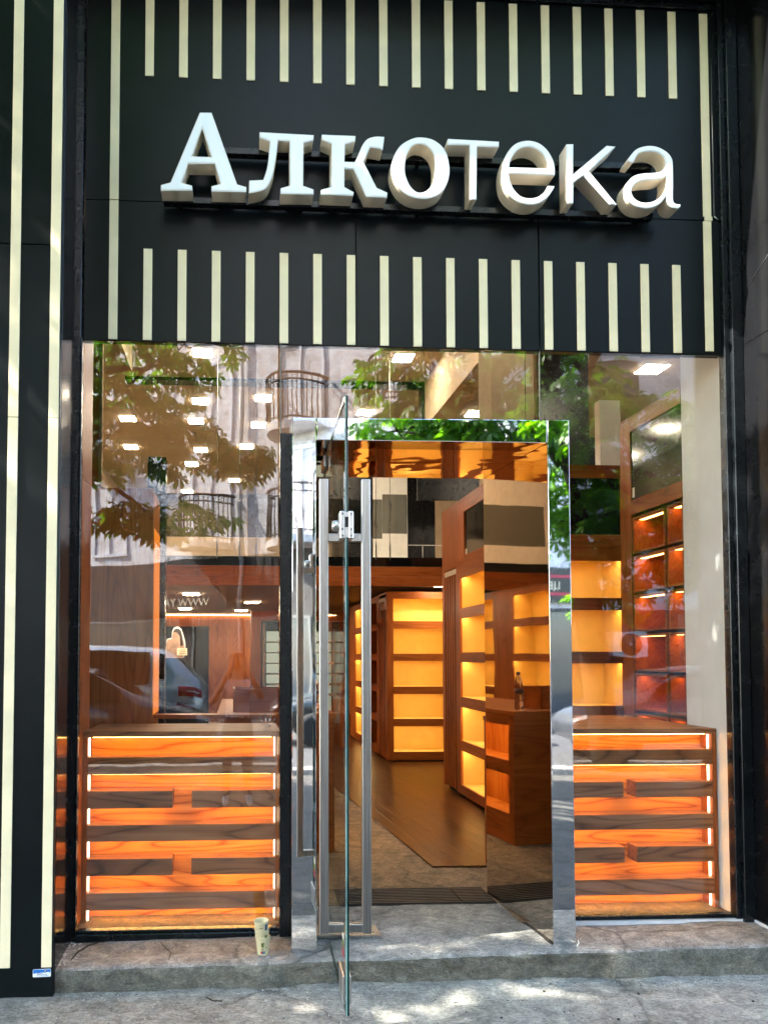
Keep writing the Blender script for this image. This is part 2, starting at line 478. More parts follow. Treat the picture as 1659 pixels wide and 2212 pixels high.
class B:
    """collects shapes in world coordinates, then links them as one mesh object"""
    def __init__(self):
        self.bm = bmesh.new()
    def box(self, x0, x1, y0, y1, z0, z1, bev=0.0, mi=0, seg=1):
        g = bmesh.ops.create_cube(self.bm, size=1.0)['verts']
        cx, cy, cz = (x0 + x1) / 2, (y0 + y1) / 2, (z0 + z1) / 2
        for v_ in g:
            v_.co = Vector((cx + v_.co.x * (x1 - x0), cy + v_.co.y * (y1 - y0), cz + v_.co.z * (z1 - z0)))
        fs = set(f for v_ in g for f in v_.link_faces)
        for f in fs:
            f.material_index = mi
        if bev > 0:
            es = list(set(e for v_ in g for e in v_.link_edges))
            r = bmesh.ops.bevel(self.bm, geom=es, offset=bev, segments=seg, affect='EDGES', profile=0.6)
            for f in r['faces']:
                f.material_index = mi
        return self
    def prism(self, pts, y0, y1, mi=0, axis='y'):
        """extrude a polygon given in the plane across the axis"""
        def mk(a, b, c):
            return {'y': (a, c, b), 'x': (c, a, b), 'z': (a, b, c)}[axis]
        f0 = [self.bm.verts.new(mk(a, b, y0)) for a, b in pts]
        f1 = [self.bm.verts.new(mk(a, b, y1)) for a, b in pts]
        n = len(pts)
        fs = [self.bm.faces.new(f0), self.bm.faces.new(f1[::-1])]
        for i in range(n):
            fs.append(self.bm.faces.new((f0[i], f1[i], f1[(i + 1) % n], f0[(i + 1) % n])))
        for f in fs:
            f.material_index = mi
        return self
    def tube(self, pts, radii, seg=8, mi=0, cap=True):
        pts = [Vector(p) for p in pts]
        if isinstance(radii, (int, float)):
            radii = [radii] * len(pts)
        rings = []
        for i, p in enumerate(pts):
            d = (pts[min(i + 1, len(pts) - 1)] - pts[max(i - 1, 0)]).normalized()
            up = Vector((0, 0, 1)) if abs(d.z) < 0.9 else Vector((1, 0, 0))
            a = d.cross(up).normalized(); b = d.cross(a)
            rings.append([self.bm.verts.new(p + (a * math.cos(k * 2 * math.pi / seg) + b * math.sin(k * 2 * math.pi / seg)) * radii[i]) for k in range(seg)])
        for r0, r1 in zip(rings, rings[1:]):
            for k in range(seg):
                f = self.bm.faces.new((r0[k], r0[(k + 1) % seg], r1[(k + 1) % seg], r1[k]))
                f.material_index = mi; f.smooth = True
        if cap:
            for r_ in (rings[0], rings[-1]):
                try:
                    f = self.bm.faces.new(r_); f.material_index = mi
                except ValueError:
                    pass
        return self
    def lathe(self, prof, c=(0, 0, 0), seg=24, mi=0, ax='z', smooth=True):
        rings = []
        for r_, h in prof:
            ring = []
            for k in range(seg):
                a = 2 * math.pi * k / seg
                p = (r_ * math.cos(a), r_ * math.sin(a), h)
                if ax == 'y':
                    p = (p[0], p[2], p[1])
                elif ax == 'x':
                    p = (p[2], p[0], p[1])
                ring.append(self.bm.verts.new((c[0] + p[0], c[1] + p[1], c[2] + p[2])))
            rings.append(ring)
        for r0, r1 in zip(rings, rings[1:]):
            for k in range(seg):
                f = self.bm.faces.new((r0[k], r0[(k + 1) % seg], r1[(k + 1) % seg], r1[k]))
                f.material_index = mi; f.smooth = smooth
        for r_ in (rings[0], rings[-1]):
            try:
                f = self.bm.faces.new(r_); f.material_index = mi
            except ValueError:
                pass
        return self
    def bevel(self, off):
        bmesh.ops.recalc_face_normals(self.bm, faces=self.bm.faces[:])
        bmesh.ops.bevel(self.bm, geom=self.bm.edges[:], offset=off, segments=2, affect='EDGES', profile=0.6)
        return self
    def build(self, name, m, parent=None, smooth=False):
        bmesh.ops.recalc_face_normals(self.bm, faces=self.bm.faces[:])
        me = bpy.data.meshes.new(name)
        off = WLOC.get(parent.name, Vector()) if parent else Vector()
        if off.length:
            bmesh.ops.translate(self.bm, verts=self.bm.verts[:], vec=-off)
        self.bm.to_mesh(me)
        self.bm.free()
        for x in (m if isinstance(m, (list, tuple)) else [m]):
            me.materials.append(mat(x))
        if smooth:
            me.shade_smooth()
        o = bpy.data.objects.new(name, me)
        COL.objects.link(o)
        if parent:
            o.parent = parent
            WLOC[o.name] = off
        else:
            WLOC[o.name] = Vector()
        return o

def box(name, m, parent, x0, x1, y0, y1, z0, z1, bev=0.0):
    return B().box(x0, x1, y0, y1, z0, z1, bev).build(name, m, parent)

def share(src, parent, off):
    """another piece that shares its mesh, moved by off"""
    c = src.copy()
    COL.objects.link(c)
    c.parent = parent
    c.location = Vector(src.location) + Vector(off)
    WLOC[c.name] = WLOC.get(parent.name, Vector()) if parent else Vector()
    return c

def struct(o):
    o['kind'] = 'structure'
    return o

def text_mesh(txt, size, extrude=0.0):
    cu = bpy.data.curves.new('lettering', 'FONT')
    cu.body = txt
    cu.size = size
    cu.extrude = extrude
    cu.align_x = 'CENTER'
    ob = bpy.data.objects.new('lettering', cu)
    COL.objects.link(ob)
    dg = bpy.context.evaluated_depsgraph_get()
    me = bpy.data.meshes.new_from_object(ob.evaluated_get(dg))
    bpy.data.objects.remove(ob)
    return me

def text_obj(name, txt, size, m, parent, loc, rot, extrude=0.002):
    me = text_mesh(txt, size, extrude)
    me.materials.clear()
    me.materials.append(mat(m))
    o = bpy.data.objects.new(name, me)
    COL.objects.link(o)
    off = WLOC.get(parent.name, Vector()) if parent else Vector()
    o.parent = parent
    o.location = Vector(loc) - off
    o.rotation_euler = rot
    WLOC[o.name] = Vector(loc)
    return o

# ------------------------------------------------------------------ ground
def z_pave(x, y):
    return 0.045 + 0.0035 * x + 0.0128 * (y + 0.33)
def z_step(x, y):
    return 0.145 + 0.0135 * (x + 0.8) + 0.015 * (y + 0.33)

def height_grid(name, xs, ys, zf, m, jitter=None):
    nx, ny = len(xs), len(ys)
    vs_, fs_ = [], []
    for y in ys:
        for x in xs:
            vs_.append((x, y, zf(x, y)))
    for j in range(ny - 1):
        for i in range(nx - 1):
            a = j * nx + i
            fs_.append((a, a + 1, a + nx + 1, a + nx))
    me = bpy.data.meshes.new(name)
    me.from_pydata(vs_, [], fs_)
    me.materials.append(mat(m))
    me.shade_smooth()
    o = bpy.data.objects.new(name, me)
    COL.objects.link(o)
    return o

def slate(x, y):
    p = Vector((x * 1.1, y * 2.6, 0.0))
    n = noise.fractal(p * 2.2, 0.8, 2.0, 5)
    r = abs(noise.noise(p * 4.0 + Vector((n, n, 0))))
    return n * 0.0042 + (0.5 - r) * 0.0046

pave = height_grid('pavement', np.arange(-2.6, 4.2, 0.02), np.arange(-1.15, -0.30, 0.016),
                   lambda x, y: z_pave(x, y) + slate(x, y), 'pavement_concrete')
struct(pave)
# the wider pavement and the roadway, one sheet to the horizon
def zg(x, y):
    if y > -4.1:
        return z_pave(x, y) - 0.02
    return z_pave(0, -4.1) - 0.02
ground = height_grid('ground', np.array([-300., -60, -20, -10, -5, 0, 5, 10, 20, 60, 300]), np.array([-400., -60, -20, -5.6, -4.2, -2.2, -0.2, 0.6]),
                     lambda x, y: -0.022 + min(0, 0.0035 * max(min(x, 4), -3)) if y < -1 else 0.0, 'unseen_dark_paving')
struct(ground)
road = B().box(-80, 80, -11.9, -6.9, -0.30, -0.018).build('road', 'asphalt')
struct(road)
kerb = B().box(-80, 80, -6.9, -6.72, -0.3, 0.06, 0.015).build('kerb', 'step_concrete')
struct(kerb)
tag(kerb, None, None)

# the stone step under the shop front, with a worn lip and a patched riser
xs = np.arange(-0.80, 3.42, 0.016)
def lip(x):
    return -0.335 + 0.010 * noise.noise(Vector((x * 3.1, 0, 4))) + 0.006 * noise.noise(Vector((x * 14, 1, 4)))
rows = []
ny = 30
for j in range(ny):
    f = j / (ny - 1)
    rows.append(('top', f))
vs_, fs_ = [], []
nx = len(xs)
# top surface, back (Y = .34) to the lip
for j in range(ny):
    f = j / (ny - 1)
    for x in xs:
        yb = 0.34 if 0.20 < x < 1.62 else 0.06
        y = yb + (lip(x) - yb) * f
        edge = max(0.0, f - 0.90) / 0.10
        zz = z_step(x, y) + slate(x + 5, y) * 1.2 - 0.010 * edge * edge
        if yb > 0.2 and y > -0.2:
            zz += (0.186 - z_step(x, 0.34)) * (y + 0.2) / 0.54
        vs_.append((x, y, zz))
nr = 9
for j in range(1, nr + 1):
    f = j / nr
    for x in xs:
        ztop = z_step(x, lip(x)) - 0.012
        zb = z_pave(x, -0.34) - 0.03
        inside = 0.2 < x < 1.7
        bul = 0.010 * noise.fractal(Vector((x * 9, f * 3.0, 2.0)), 0.8, 2.0, 4) + (0.012 * noise.noise(Vector((x * 5, f * 2, 8))))
        if inside:          # the patched part under the door: an overhanging lip over a rough face
            bul += 0.020 * math.sin(min(1.0, f * 1.6) * math.pi * 0.5) + (0.014 * noise.noise(Vector((x * 22, f * 6, 1))))
        vs_.append((x, lip(x) + bul * 1.0, ztop + (zb - ztop) * f))
for j in range(ny + nr - 1):
    for i in range(nx - 1):
        a = j * nx + i
        fs_.append((a, a + nx, a + nx + 1, a + 1))
me = bpy.data.meshes.new('stone_step')
me.from_pydata(vs_, [], fs_)
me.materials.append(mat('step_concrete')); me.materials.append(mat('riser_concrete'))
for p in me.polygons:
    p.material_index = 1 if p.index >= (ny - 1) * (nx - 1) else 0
me.shade_smooth()
step = bpy.data.objects.new('stone_step', me); COL.objects.link(step); WLOC[step.name] = Vector()
struct(step)
# fill under the step's left end
# ------------------------------------------------------------------ black cladding: sign fascia
SX0, SDX, SW = -0.477, 0.1708, 0.0435
fas = thing('sign_fascia', 'black fascia above the shop windows with rows of short cream stripes', 'fascia', (0.87, 0.0, 3.1))
PZ0, PZ1 = 3.098, 5.6
# board joints
for (x0, x1, z0, z1) in ((-0.770, 0.593, PZ0, 3.812), (0.597, 1.545, PZ0, 3.812), (1.549, 2.515, PZ0, 3.812), (-0.770, 2.515, 3.815, PZ1)):
    box('panel', 'cladding', fas, x0 + 0.001, x1 - 0.001, 0.0, 0.012 if z0 < 3.8 else 0.011, z0, z1, 0.0015)
box('backing', 'black_hole', fas, -0.775, 2.52, 0.016, 0.05, 3.10, 5.6)
s_lo = B().box(SX0, SX0 + SW, -0.006, 0.0005, 3.103, 3.568, 0.001).build('stripe', 'cream_strip', fas)
s_up = B().box(SX0, SX0 + SW, -0.006, 0.0005, 4.462, 4.935, 0.001).build('stripe', 'cream_strip', fas)
for i in range(1, 17):
    share(s_lo, fas, (SDX * i, 0, 0)); share(s_up, fas, (SDX * i, 0, 0))
B().box(-0.648, -0.604, -0.006, 0.0005, 3.103, 3.813, 0.001).box(-0.648, -0.604, -0.006, 0.0005, 3.8165, 4.935, 0.001).build('stripe', 'cream_strip', fas)
B().box(2.4275, 2.471, -0.006, 0.0005, 3.115, 3.808, 0.001).box(2.436, 2.477, -0.0075, 0.0005, 3.809, 3.832, 0.001).box(2.4285, 2.472, -0.006, 0.0005, 3.833, 4.932, 0.001).build('stripe', 'cream_strip', fas)
# raised dark trim on the right margin and cap rail on top
B().tube([(2.488, -0.003, 3.835), (2.486, -0.003, 4.91), (2.505, -0.003, 4.945)], 0.003, 6).tube([(2.488, -0.003, 3.835), (2.512, -0.003, 3.818)], 0.003, 6).build('edge_trim', 'steel_cast', fas)
box('cap_rail', 'black_frame', fas, -0.80, 2.56, -0.045, 0.0, 4.975, 5.05, 0.004)
box('cap_rail', 'black_frame', fas, -0.80, 2.56, -0.02, 0.0, 4.945, 4.970, 0.003)

# soffit of the bay above
up = thing('upper_wall', 'black clad wall above the fascia closing the top of the shop bay', 'wall', (0.9, -0.2, 5.0))
box('cladding', 'cladding', up, -0.82, 2.60, -0.36, 0.05, 5.06, 5.20)
box('cladding', 'cladding', up, -3.5, 6.0, -0.37, 0.4, 5.21, 5.9)

# ------------------------------------------------------------------ pilasters
pil = thing('pilaster', 'glossy black pilaster with two long cream stripes left of the window', 'pilaster', (-1.2, -0.3, 0.0))
zb_, zs_, zt_ = 0.012, 3.378, 5.19
for (z0, z1) in ((zb_, zs_ - 0.0015), (zs_ + 0.0015, zt_)):
    box('panel', 'cladding', pil, -2.6, -0.797, -0.37, -0.345, z0, z1, 0.002)
    box('side_panel', 'cladding_gloss', pil, -0.825, -0.7955, -0.3445, 0.02, z0, z1, 0.001)
for x0 in (-0.8455, -1.0225):
    w_ = 0.0435
    B().box(x0, x0 + w_, -0.377, -0.3695, 0.172, 2.5855, 0.001).box(x0, x0 + w_, -0.377, -0.3695, 2.5875, 5.15, 0.001).build('stripe', 'cream_strip', pil)
for x0 in (-1.20, -1.377, -1.554):
    box('stripe', 'cream_strip', pil, x0, x0 + 0.0435, -0.377, -0.3695, 0.172, 5.15, 0.001)
pil2 = thing('pilaster', 'glossy black side wall of the right pilaster that mirrors the window', 'pilaster', (3.2, -0.3, 0.0))
for (z0, z1) in ((0.09, 3.13), (3.133, 5.19)):
    box('side_panel', 'cladding_gloss', pil2, 2.60, 2.632, -0.3445, 0.02, z0, z1, 0.001)
    box('panel', 'cladding', pil2, 2.602, 4.6, -0.37, -0.345, z0, z1, 0.002)
for x0 in (2.606, 2.783, 2.960, 3.137):
    box('stripe', 'cream_strip', pil2, x0, x0 + 0.0435, -0.377, -0.3695, 0.20, 5.15, 0.001)
box('base_strip', 'window_white', pil2, 2.588, 2.5985, -0.345, -0.03, 0.186, 0.207, 0.002)
# thin slanted silver line on the side wall
B().tube([(2.598, -0.33, 3.55), (2.598, -0.11, 3.42)], 0.0016, 5).build('trim_line', 'steel_cast', pil2)
# installer's sticker
st = thing('sticker', 'small blue and white sticker at the foot of the left pilaster', 'sticker', (-0.8435, -0.372, 0.146))
ang = 0.02
def quad(pts, name, m, parent, y0, y1):
    return B().prism(pts, y0, y1).build(name, m, parent)
def rrect(x0, x1, z0, z1, r_, dz=0.0, n=4):
    out = []
    for cx, cz, a0 in ((x1 - r_, z1 - r_, 0), (x0 + r_, z1 - r_, 90), (x0 + r_, z0 + r_, 180), (x1 - r_, z0 + r_, 270)):
        for k in range(n + 1):
            a = R(a0 + 90 * k / n)
            x = cx + r_ * math.cos(a)
            out.append((x, cz + r_ * math.sin(a) + dz * (x - x0)))
    return out
quad(rrect(-0.882, -0.805, 0.129, 0.1625, 0.004, ang), 'label_sheet', 'sticker_white', st, -0.3712, -0.3700)
wave = [(-0.8805, 0.1455), (-0.874, 0.144), (-0.866, 0.1475), (-0.855, 0.147), (-0.845, 0.149), (-0.832, 0.1485), (-0.82, 0.151), (-0.8065, 0.150), (-0.8065, 0.1625), (-0.8805, 0.1612)]
quad(wave, 'blue_band', 'sticker_blue', st, -0.37165, -0.3713)
B().lathe([(0.0001, 0), (0.0062, 0), (0.0062, 0.0004), (0.0001, 0.0004)], (-0.8285, -0.3722, 0.1545), 16, 0, 'y').build('emblem', 'sticker_navy', st)
B().lathe([(0.0001, 0), (0.0022, 0), (0.0022, 0.0003), (0.0001, 0.0003)], (-0.830, -0.3726, 0.1535), 10, 0, 'y').lathe([(0.0001, 0), (0.0020, 0), (0.0020, 0.0003), (0.0001, 0.0003)], (-0.8262, -0.3726, 0.1562), 10, 0, 'y').build('emblem_mark', 'sticker_white', st)
for k, (x0, x1, zz) in enumerate(((-0.865, -0.838, 0.1445), (-0.865, -0.821, 0.1392), (-0.865, -0.815, 0.1335))):
    b_ = B()
    x = x0
    random.seed(30 + k)
    while x < x1:
        w_ = random.uniform(0.0012, 0.0035)
        b_.box(x, min(x + w_, x1), -0.3716, -0.3713, zz, zz + random.uniform(0.0018, 0.0028))
        x += w_ + random.uniform(0.0005, 0.0012)
    b_.build('print_line', 'sticker_navy', st)

# ------------------------------------------------------------------ sign letters (outline points in millimetres: x, z, corner?)
LETTERS = [
  ('А',[[(-192,4168,1),(-135,4170,1),(-10,3817,1),(35,3805,1),(35,3780,1),(-134,3778,1),(-134,3803,1),(-90,3816,1),(-119,3915,1),(-247,3911,1),(-279,3816,1),(-227,3802,1),(-227,3779,1),(-377,3773,1),(-377,3800,1),(-331,3815,1)],[(-180,4089,1),(-231,3948,1),(-134,3948,1)]]),
  ('л',[[(99,4082,1),(364,4078,1),(362,4052,1),(314,4037,1),(312,3822,1),(363,3805,1),(363,3780,1),(202,3777,1),(202,3805,1),(247,3820,1),(246,4042,1),(189,4043,1),(183,3989,0),(174,3932,0),(162,3870,0),(137,3813,0),(104,3789,0),(47,3775,1),(49,3838,1),(117,3844,1),(137,3910,0),(146,3992,0),(149,4039,1),(99,4055,1)]]),
  ('к',[[(404,4082,1),(570,4082,1),(568,4055,1),(518,4037,1),(515,3950,1),(566,3950,1),(581,3981,0),(604,4036,0),(629,4068,0),(665,4082,0),(713,4083,1),(705,4018,1),(675,4025,0),(642,4027,1),(609,3953,1),(674,3825,1),(727,3802,1),(725,3778,1),(622,3778,1),(560,3914,1),(515,3914,1),(514,3823,1),(560,3799,1),(558,3781,1),(399,3781,1),(399,3804,1),(449,3821,1),(452,4037,1),(404,4056,1)]]),
  ('о',[[(891,4088,0),(960,4076,0),(1014,4029,0),(1036,3952,0),(1031,3879,0),(999,3816,0),(948,3786,0),(892,3778,0),(831,3792,0),(780,3834,0),(750,3900,0),(753,3967,0),(787,4035,0),(838,4073,0)],[(889,4055,0),(929,4043,0),(960,4001,0),(967,3934,0),(956,3866,0),(928,3824,0),(897,3809,0),(867,3814,0),(836,3846,0),(816,3902,0),(817,3964,0),(832,4016,0),(858,4046,0)]]),
  ('т',[[(1030,4086,1),(1287,4082,1),(1286,4054,1),(1176,4052,1),(1171,3782,1),(1137,3784,1),(1139,4058,1),(1028,4056,1)]]),
  ('е',[[(1568,3922,1),(1335,3922,1),(1343,3881,0),(1362,3839,0),(1396,3807,0),(1439,3799,0),(1482,3808,0),(1517,3837,0),(1533,3866,1),(1566,3865,1),(1548,3830,0),(1520,3798,0),(1481,3775,0),(1438,3768,0),(1388,3776,0),(1342,3807,0),(1311,3853,0),(1301,3919,0),(1309,3981,0),(1333,4033,0),(1372,4074,0),(1427,4092,0),(1485,4084,0),(1531,4049,0),(1560,3999,0),(1569,3960,0)],[(1338,3953,1),(1534,3955,1),(1529,3990,0),(1504,4032,0),(1469,4056,0),(1426,4061,0),(1383,4045,0),(1356,4011,0),(1342,3979,0)]]),
  ('к',[[(1630,4082,1),(1665,4084,1),(1662,3929,1),(1836,4083,1),(1881,4080,1),(1743,3949,1),(1883,3783,1),(1844,3782,1),(1713,3925,1),(1663,3888,1),(1661,3782,1),(1628,3780,1)]]),
  ('а',[[(1943,4007,1),(1963,4044,0),(1995,4074,0),(2046,4090,0),(2097,4087,0),(2143,4065,0),(2170,4033,0),(2176,3995,0),(2176,3898,0),(2174,3822,0),(2180,3802,0),(2195,3796,0),(2211,3796,1),(2210,3782,1),(2195,3775,0),(2167,3778,0),(2146,3796,0),(2136,3832,1),(2104,3795,0),(2061,3774,0),(2019,3770,0),(1973,3782,0),(1940,3814,0),(1927,3856,0),(1937,3894,0),(1967,3928,0),(2010,3945,0),(2073,3952,0),(2116,3963,0),(2137,3989,0),(2138,4019,0),(2117,4048,0),(2079,4063,0),(2037,4061,0),(1999,4049,0),(1981,4021,0),(1973,4004,1)],[(2141,3939,1),(2106,3923,0),(2043,3916,0),(2001,3906,0),(1971,3882,0),(1960,3852,0),(1974,3819,0),(2007,3800,0),(2049,3799,0),(2092,3817,0),(2126,3850,0),(2140,3888,0)]]),
]

def outline(ctrl):
    n = len(ctrl)
    pts = []
    P = [Vector((c[0] / 1000, c[1] / 1000)) for c in ctrl]
    for i in range(n):
        p0, p1, p2, p3 = P[i - 1], P[i], P[(i + 1) % n], P[(i + 2) % n]
        c1, c2 = ctrl[i][2], ctrl[(i + 1) % n][2]
        if c1 and c2:
            pts.append(p1); continue
        m1 = Vector((0, 0)) if False else (p2 - p0) * 0.5
        m2 = (p3 - p1) * 0.5
        if c1: m1 = (p2 - p1)
        if c2: m2 = (p2 - p1)
        if c1: m1 = (p2 - p1) * 1.5 - m2 * 0.5
        if c2: m2 = (p2 - p1) * 1.5 - m1 * 0.5
        steps = 6
        for k in range(steps):
            t_ = k / steps
            h1 = 2 * t_**3 - 3 * t_**2 + 1; h2 = t_**3 - 2 * t_**2 + t_
            h3 = -2 * t_**3 + 3 * t_**2; h4 = t_**3 - t_**2
            pts.append(p1 * h1 + m1 * h2 + p2 * h3 + m2 * h4)
    return pts
def curve_mesh(loops, extrude, offset=0.0, bevel=0.0):
    cu = bpy.data.curves.new('outline', 'CURVE')
    cu.dimensions = '2D'; cu.fill_mode = 'BOTH'
    cu.extrude = extrude; cu.offset = offset
    cu.bevel_depth = bevel; cu.bevel_resolution = 1
    for lp in loops:
        sp = cu.splines.new('POLY')
        sp.points.add(len(lp) - 1)
        for q, p in zip(sp.points, lp):
            q.co = (p.x, p.y, 0, 1)
        sp.use_cyclic_u = True
    ob = bpy.data.objects.new('outline', cu); COL.objects.link(ob)
    me = bpy.data.meshes.new_from_object(ob.evaluated_get(bpy.context.evaluated_depsgraph_get()))
    bpy.data.objects.remove(ob)
    return me
sg = thing('shop_sign', 'shop sign of raised white letters reading Алкотека on the black fascia', 'sign', (0.87, -0.07, 3.78))
def curve_part(me, name, m, parent, ymid):
    me.materials.clear(); me.materials.append(mat(m))
    for v_ in me.vertices:
        x, z, d = v_.co
        v_.co = Vector((x, ymid - d, z)) - WLOC[parent.name]
    me.update()
    o = bpy.data.objects.new(name, me); COL.objects.link(o)
    o.parent = parent; WLOC[o.name] = WLOC[parent.name]
    bm_ = bmesh.new(); bm_.from_mesh(me); bmesh.ops.recalc_face_normals(bm_, faces=bm_.faces[:]); bm_.to_mesh(me); bm_.free()
    return o
for ch, loops in LETTERS:
    lo = [outline(lp) for lp in loops]
    body = curve_part(curve_mesh(lo, 0.0415), 'letter', 'letter_return', sg, -0.1155)
    body['label'] = 'letter ' + ch
    curve_part(curve_mesh(lo, 0.0025, 0.0, 0.0), 'letter_rim', 'letter_edge', body, -0.1598)
    cz_ = sum((p for p in lo[0]), Vector((0, 0))) / len(lo[0])
    curve_part(curve_mesh(lo, 0.0012, -0.0055), 'letter_face', 'letter_face', body, -0.1632)
box('mounting_rail', 'black_frame', sg, -0.09, 2.12, -0.072, -0.030, 4.030, 4.062, 0.002)
box('mounting_rail', 'black_frame', sg, -0.375, 2.12, -0.072, -0.030, 3.770, 3.802, 0.002)
br = B().box(-0.30, -0.28, -0.032, 0.0, 3.775, 3.80).build('bracket', 'black_frame', sg)
for dx, dz in ((0.6, 0), (1.2, 0), (1.8, 0), (2.35, 0), (0.6, 0.26), (1.2, 0.26), (1.8, 0.26), (2.35, 0.26)):
    share(br, sg, (dx, 0, dz))

# ------------------------------------------------------------------ windows
def window(name, label, x0, x1, loc):
    return thing(name, label, 'window', loc)
wl = window('display_window', 'left display window with black frame, reflecting trees and a parked car', 0, 0, (-0.3, 0, 0.16))
box('pane', 'window_glass', wl, -0.776, 0.2, 0.006, 0.016, 0.19, 3.0965)
B().box(-0.845, -0.814, -0.050, 0.02, 0.15, 5.0, 0.003).box(-0.8135, -0.7765, -0.030, 0.024, 0.15, 5.0, 0.003).build('side_frame', 'black_frame', wl)
box('frame_bead', 'black_frame', wl, -0.7760, -0.7690, -0.036, 0.002, 0.17, 3.0965, 0.002)
B().box(-0.776, 0.207, -0.030, 0.030, 0.146, 0.186, 0.004).box(-0.768, 0.207, -0.018, 0.026, 0.1865, 0.2010, 0.003).build('sill_frame', 'black_frame', wl)
B().box(0.2075, 0.2660, -0.050, 0.032, 0.145, 2.632, 0.004).box(0.2665, 0.281, -0.060, 0.02, 0.145, 2.60, 0.003).build('mullion', 'black_frame', wl)
wt = thing('transom_window', 'glass transom above the steel doorway, reflecting a balcony', 'window', (0.9, 0, 2.65))
B().box(0.218, 1.5445, 0.006, 0.016, 2.652, 3.0965).build('pane', 'window_glass', wt)
box('glass_joint', 'grey_metal', wt, 0.2085, 0.2145, 0.002, 0.018, 2.634, 3.0965)
box('glass_joint', 'grey_metal', wt, 1.5450, 1.5485, 0.004, 0.017, 2.662, 3.0965)
wr = window('display_window', 'right display window beside the steel door post, white wall at its right', 0, 0, (2.1, 0, 0.2))
box('pane', 'window_glass', wr, 1.549, 2.512, 0.006, 0.016, 0.205, 3.0965)
B().box(2.5125, 2.541, -0.030, 0.024, 0.19, 5.0, 0.003).box(2.5415, 2.5985, -0.052, 0.02, 0.185, 5.0, 0.003).build('side_frame', 'black_frame', wr)
B().box(1.59, 2.512, -0.018, 0.028, 0.206, 0.226, 0.003).build('sill_frame', 'black_frame', wr)
B().prism([(1.588, 0.158), (2.585, 0.172), (2.585, 0.205), (1.588, 0.205)], -0.032, 0.02).build('sill_strip', 'window_white', wr)

# ------------------------------------------------------------------ steel portal
po = thing('door_portal', 'deep polished steel door portal mirroring the trees and street', 'door frame', (0.9, -0.25, 0.16))
PY0, PY1 = -0.25, 0.50
def ztop(x):
    return 2.647 + 0.0095 * (x - 0.25)
def zsof(x):
    return 2.543 + 0.004 * (x - 0.25)
# left post: front face with returns
B().prism([(0.252, 0.150), (0.3665, 0.148), (0.3665, ztop(0.3665)), (0.2535, ztop(0.2535))], PY0, -0.02).bevel(0.003).build('post', 'steel_mirror', po)
B().prism([(1.4775, 0.166), (1.5845, 0.168), (1.5850, ztop(1.585)), (1.4790, ztop(1.479))], PY0, 0.0).bevel(0.003).build('post', 'steel_mirror', po)
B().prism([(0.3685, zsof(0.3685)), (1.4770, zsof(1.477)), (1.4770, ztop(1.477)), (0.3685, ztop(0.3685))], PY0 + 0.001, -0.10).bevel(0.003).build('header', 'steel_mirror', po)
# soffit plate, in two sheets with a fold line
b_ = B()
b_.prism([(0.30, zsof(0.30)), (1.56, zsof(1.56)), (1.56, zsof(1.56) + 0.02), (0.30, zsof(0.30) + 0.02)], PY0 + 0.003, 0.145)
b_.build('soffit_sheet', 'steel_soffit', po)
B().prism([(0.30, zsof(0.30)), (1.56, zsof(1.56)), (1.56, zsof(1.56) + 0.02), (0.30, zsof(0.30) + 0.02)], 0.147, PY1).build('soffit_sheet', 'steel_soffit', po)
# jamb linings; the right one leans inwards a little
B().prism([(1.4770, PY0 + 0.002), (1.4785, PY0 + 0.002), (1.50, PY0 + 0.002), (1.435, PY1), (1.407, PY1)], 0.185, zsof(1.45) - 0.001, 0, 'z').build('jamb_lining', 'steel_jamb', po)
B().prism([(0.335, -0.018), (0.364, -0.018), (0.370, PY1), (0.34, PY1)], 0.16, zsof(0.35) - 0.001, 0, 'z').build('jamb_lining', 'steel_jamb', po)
B().prism([(1.4685, PY0 + 0.003), (1.4765, PY0 + 0.003), (1.4075, PY1), (1.398, PY1)], 0.16, 0.1845, 0, 'z').build('floor_gap', 'black_hole', po)
# inner mounting block under the right post
box('post_shoe', 'black_hole', po, 1.484, 1.578, PY0 + 0.02, -0.03, 0.135, 0.1655)

# strike plate in the right jamb
# ------------------------------------------------------------------ glass door, open towards the street
dr = thing('glass_door', 'frameless glass door standing open with tall square steel handles', 'door', (0.437, 0.049, 0.19))
import mathutils
DX0, DY0 = 0.4455, 0.110     # hinge end
DX1, DY1 = 0.4180, -0.900    # free end
dvec = Vector((DX1 - DX0, DY1 - DY0, 0)); DL = dvec.length; dvec.normalize()
dnor = Vector((-dvec.y, dvec.x, 0))       # points to +x side
if dnor.x < 0: dnor = -dnor
def dpt(s, n, z):
    p = Vector((DX0, DY0, 0)) + dvec * s + dnor * n
    return Vector((p.x, p.y, z))
def dbox(b, s0, s1, n0, n1, z0, z1, bev=0.0, mi=0):
    g0 = len(b.bm.verts)
    b.box(s0, s1, n0, n1, z0, z1, bev, mi)
    b.bm.verts.ensure_lookup_table()
    for v_ in b.bm.verts[g0:]:
        v_.co = dpt(v_.co.x, v_.co.y, v_.co.z)
    return b
T = 0.006
b_ = dbox(B(), 0, DL, -T, T, 0.172, 2.535)
pn = b_.build('pane', ['door_glass', 'glass_edge', 'glass_edge_light'], dr)
for p in pn.data.polygons:
    if abs(p.normal.dot(dnor)) < 0.5:
        p.material_index = 1
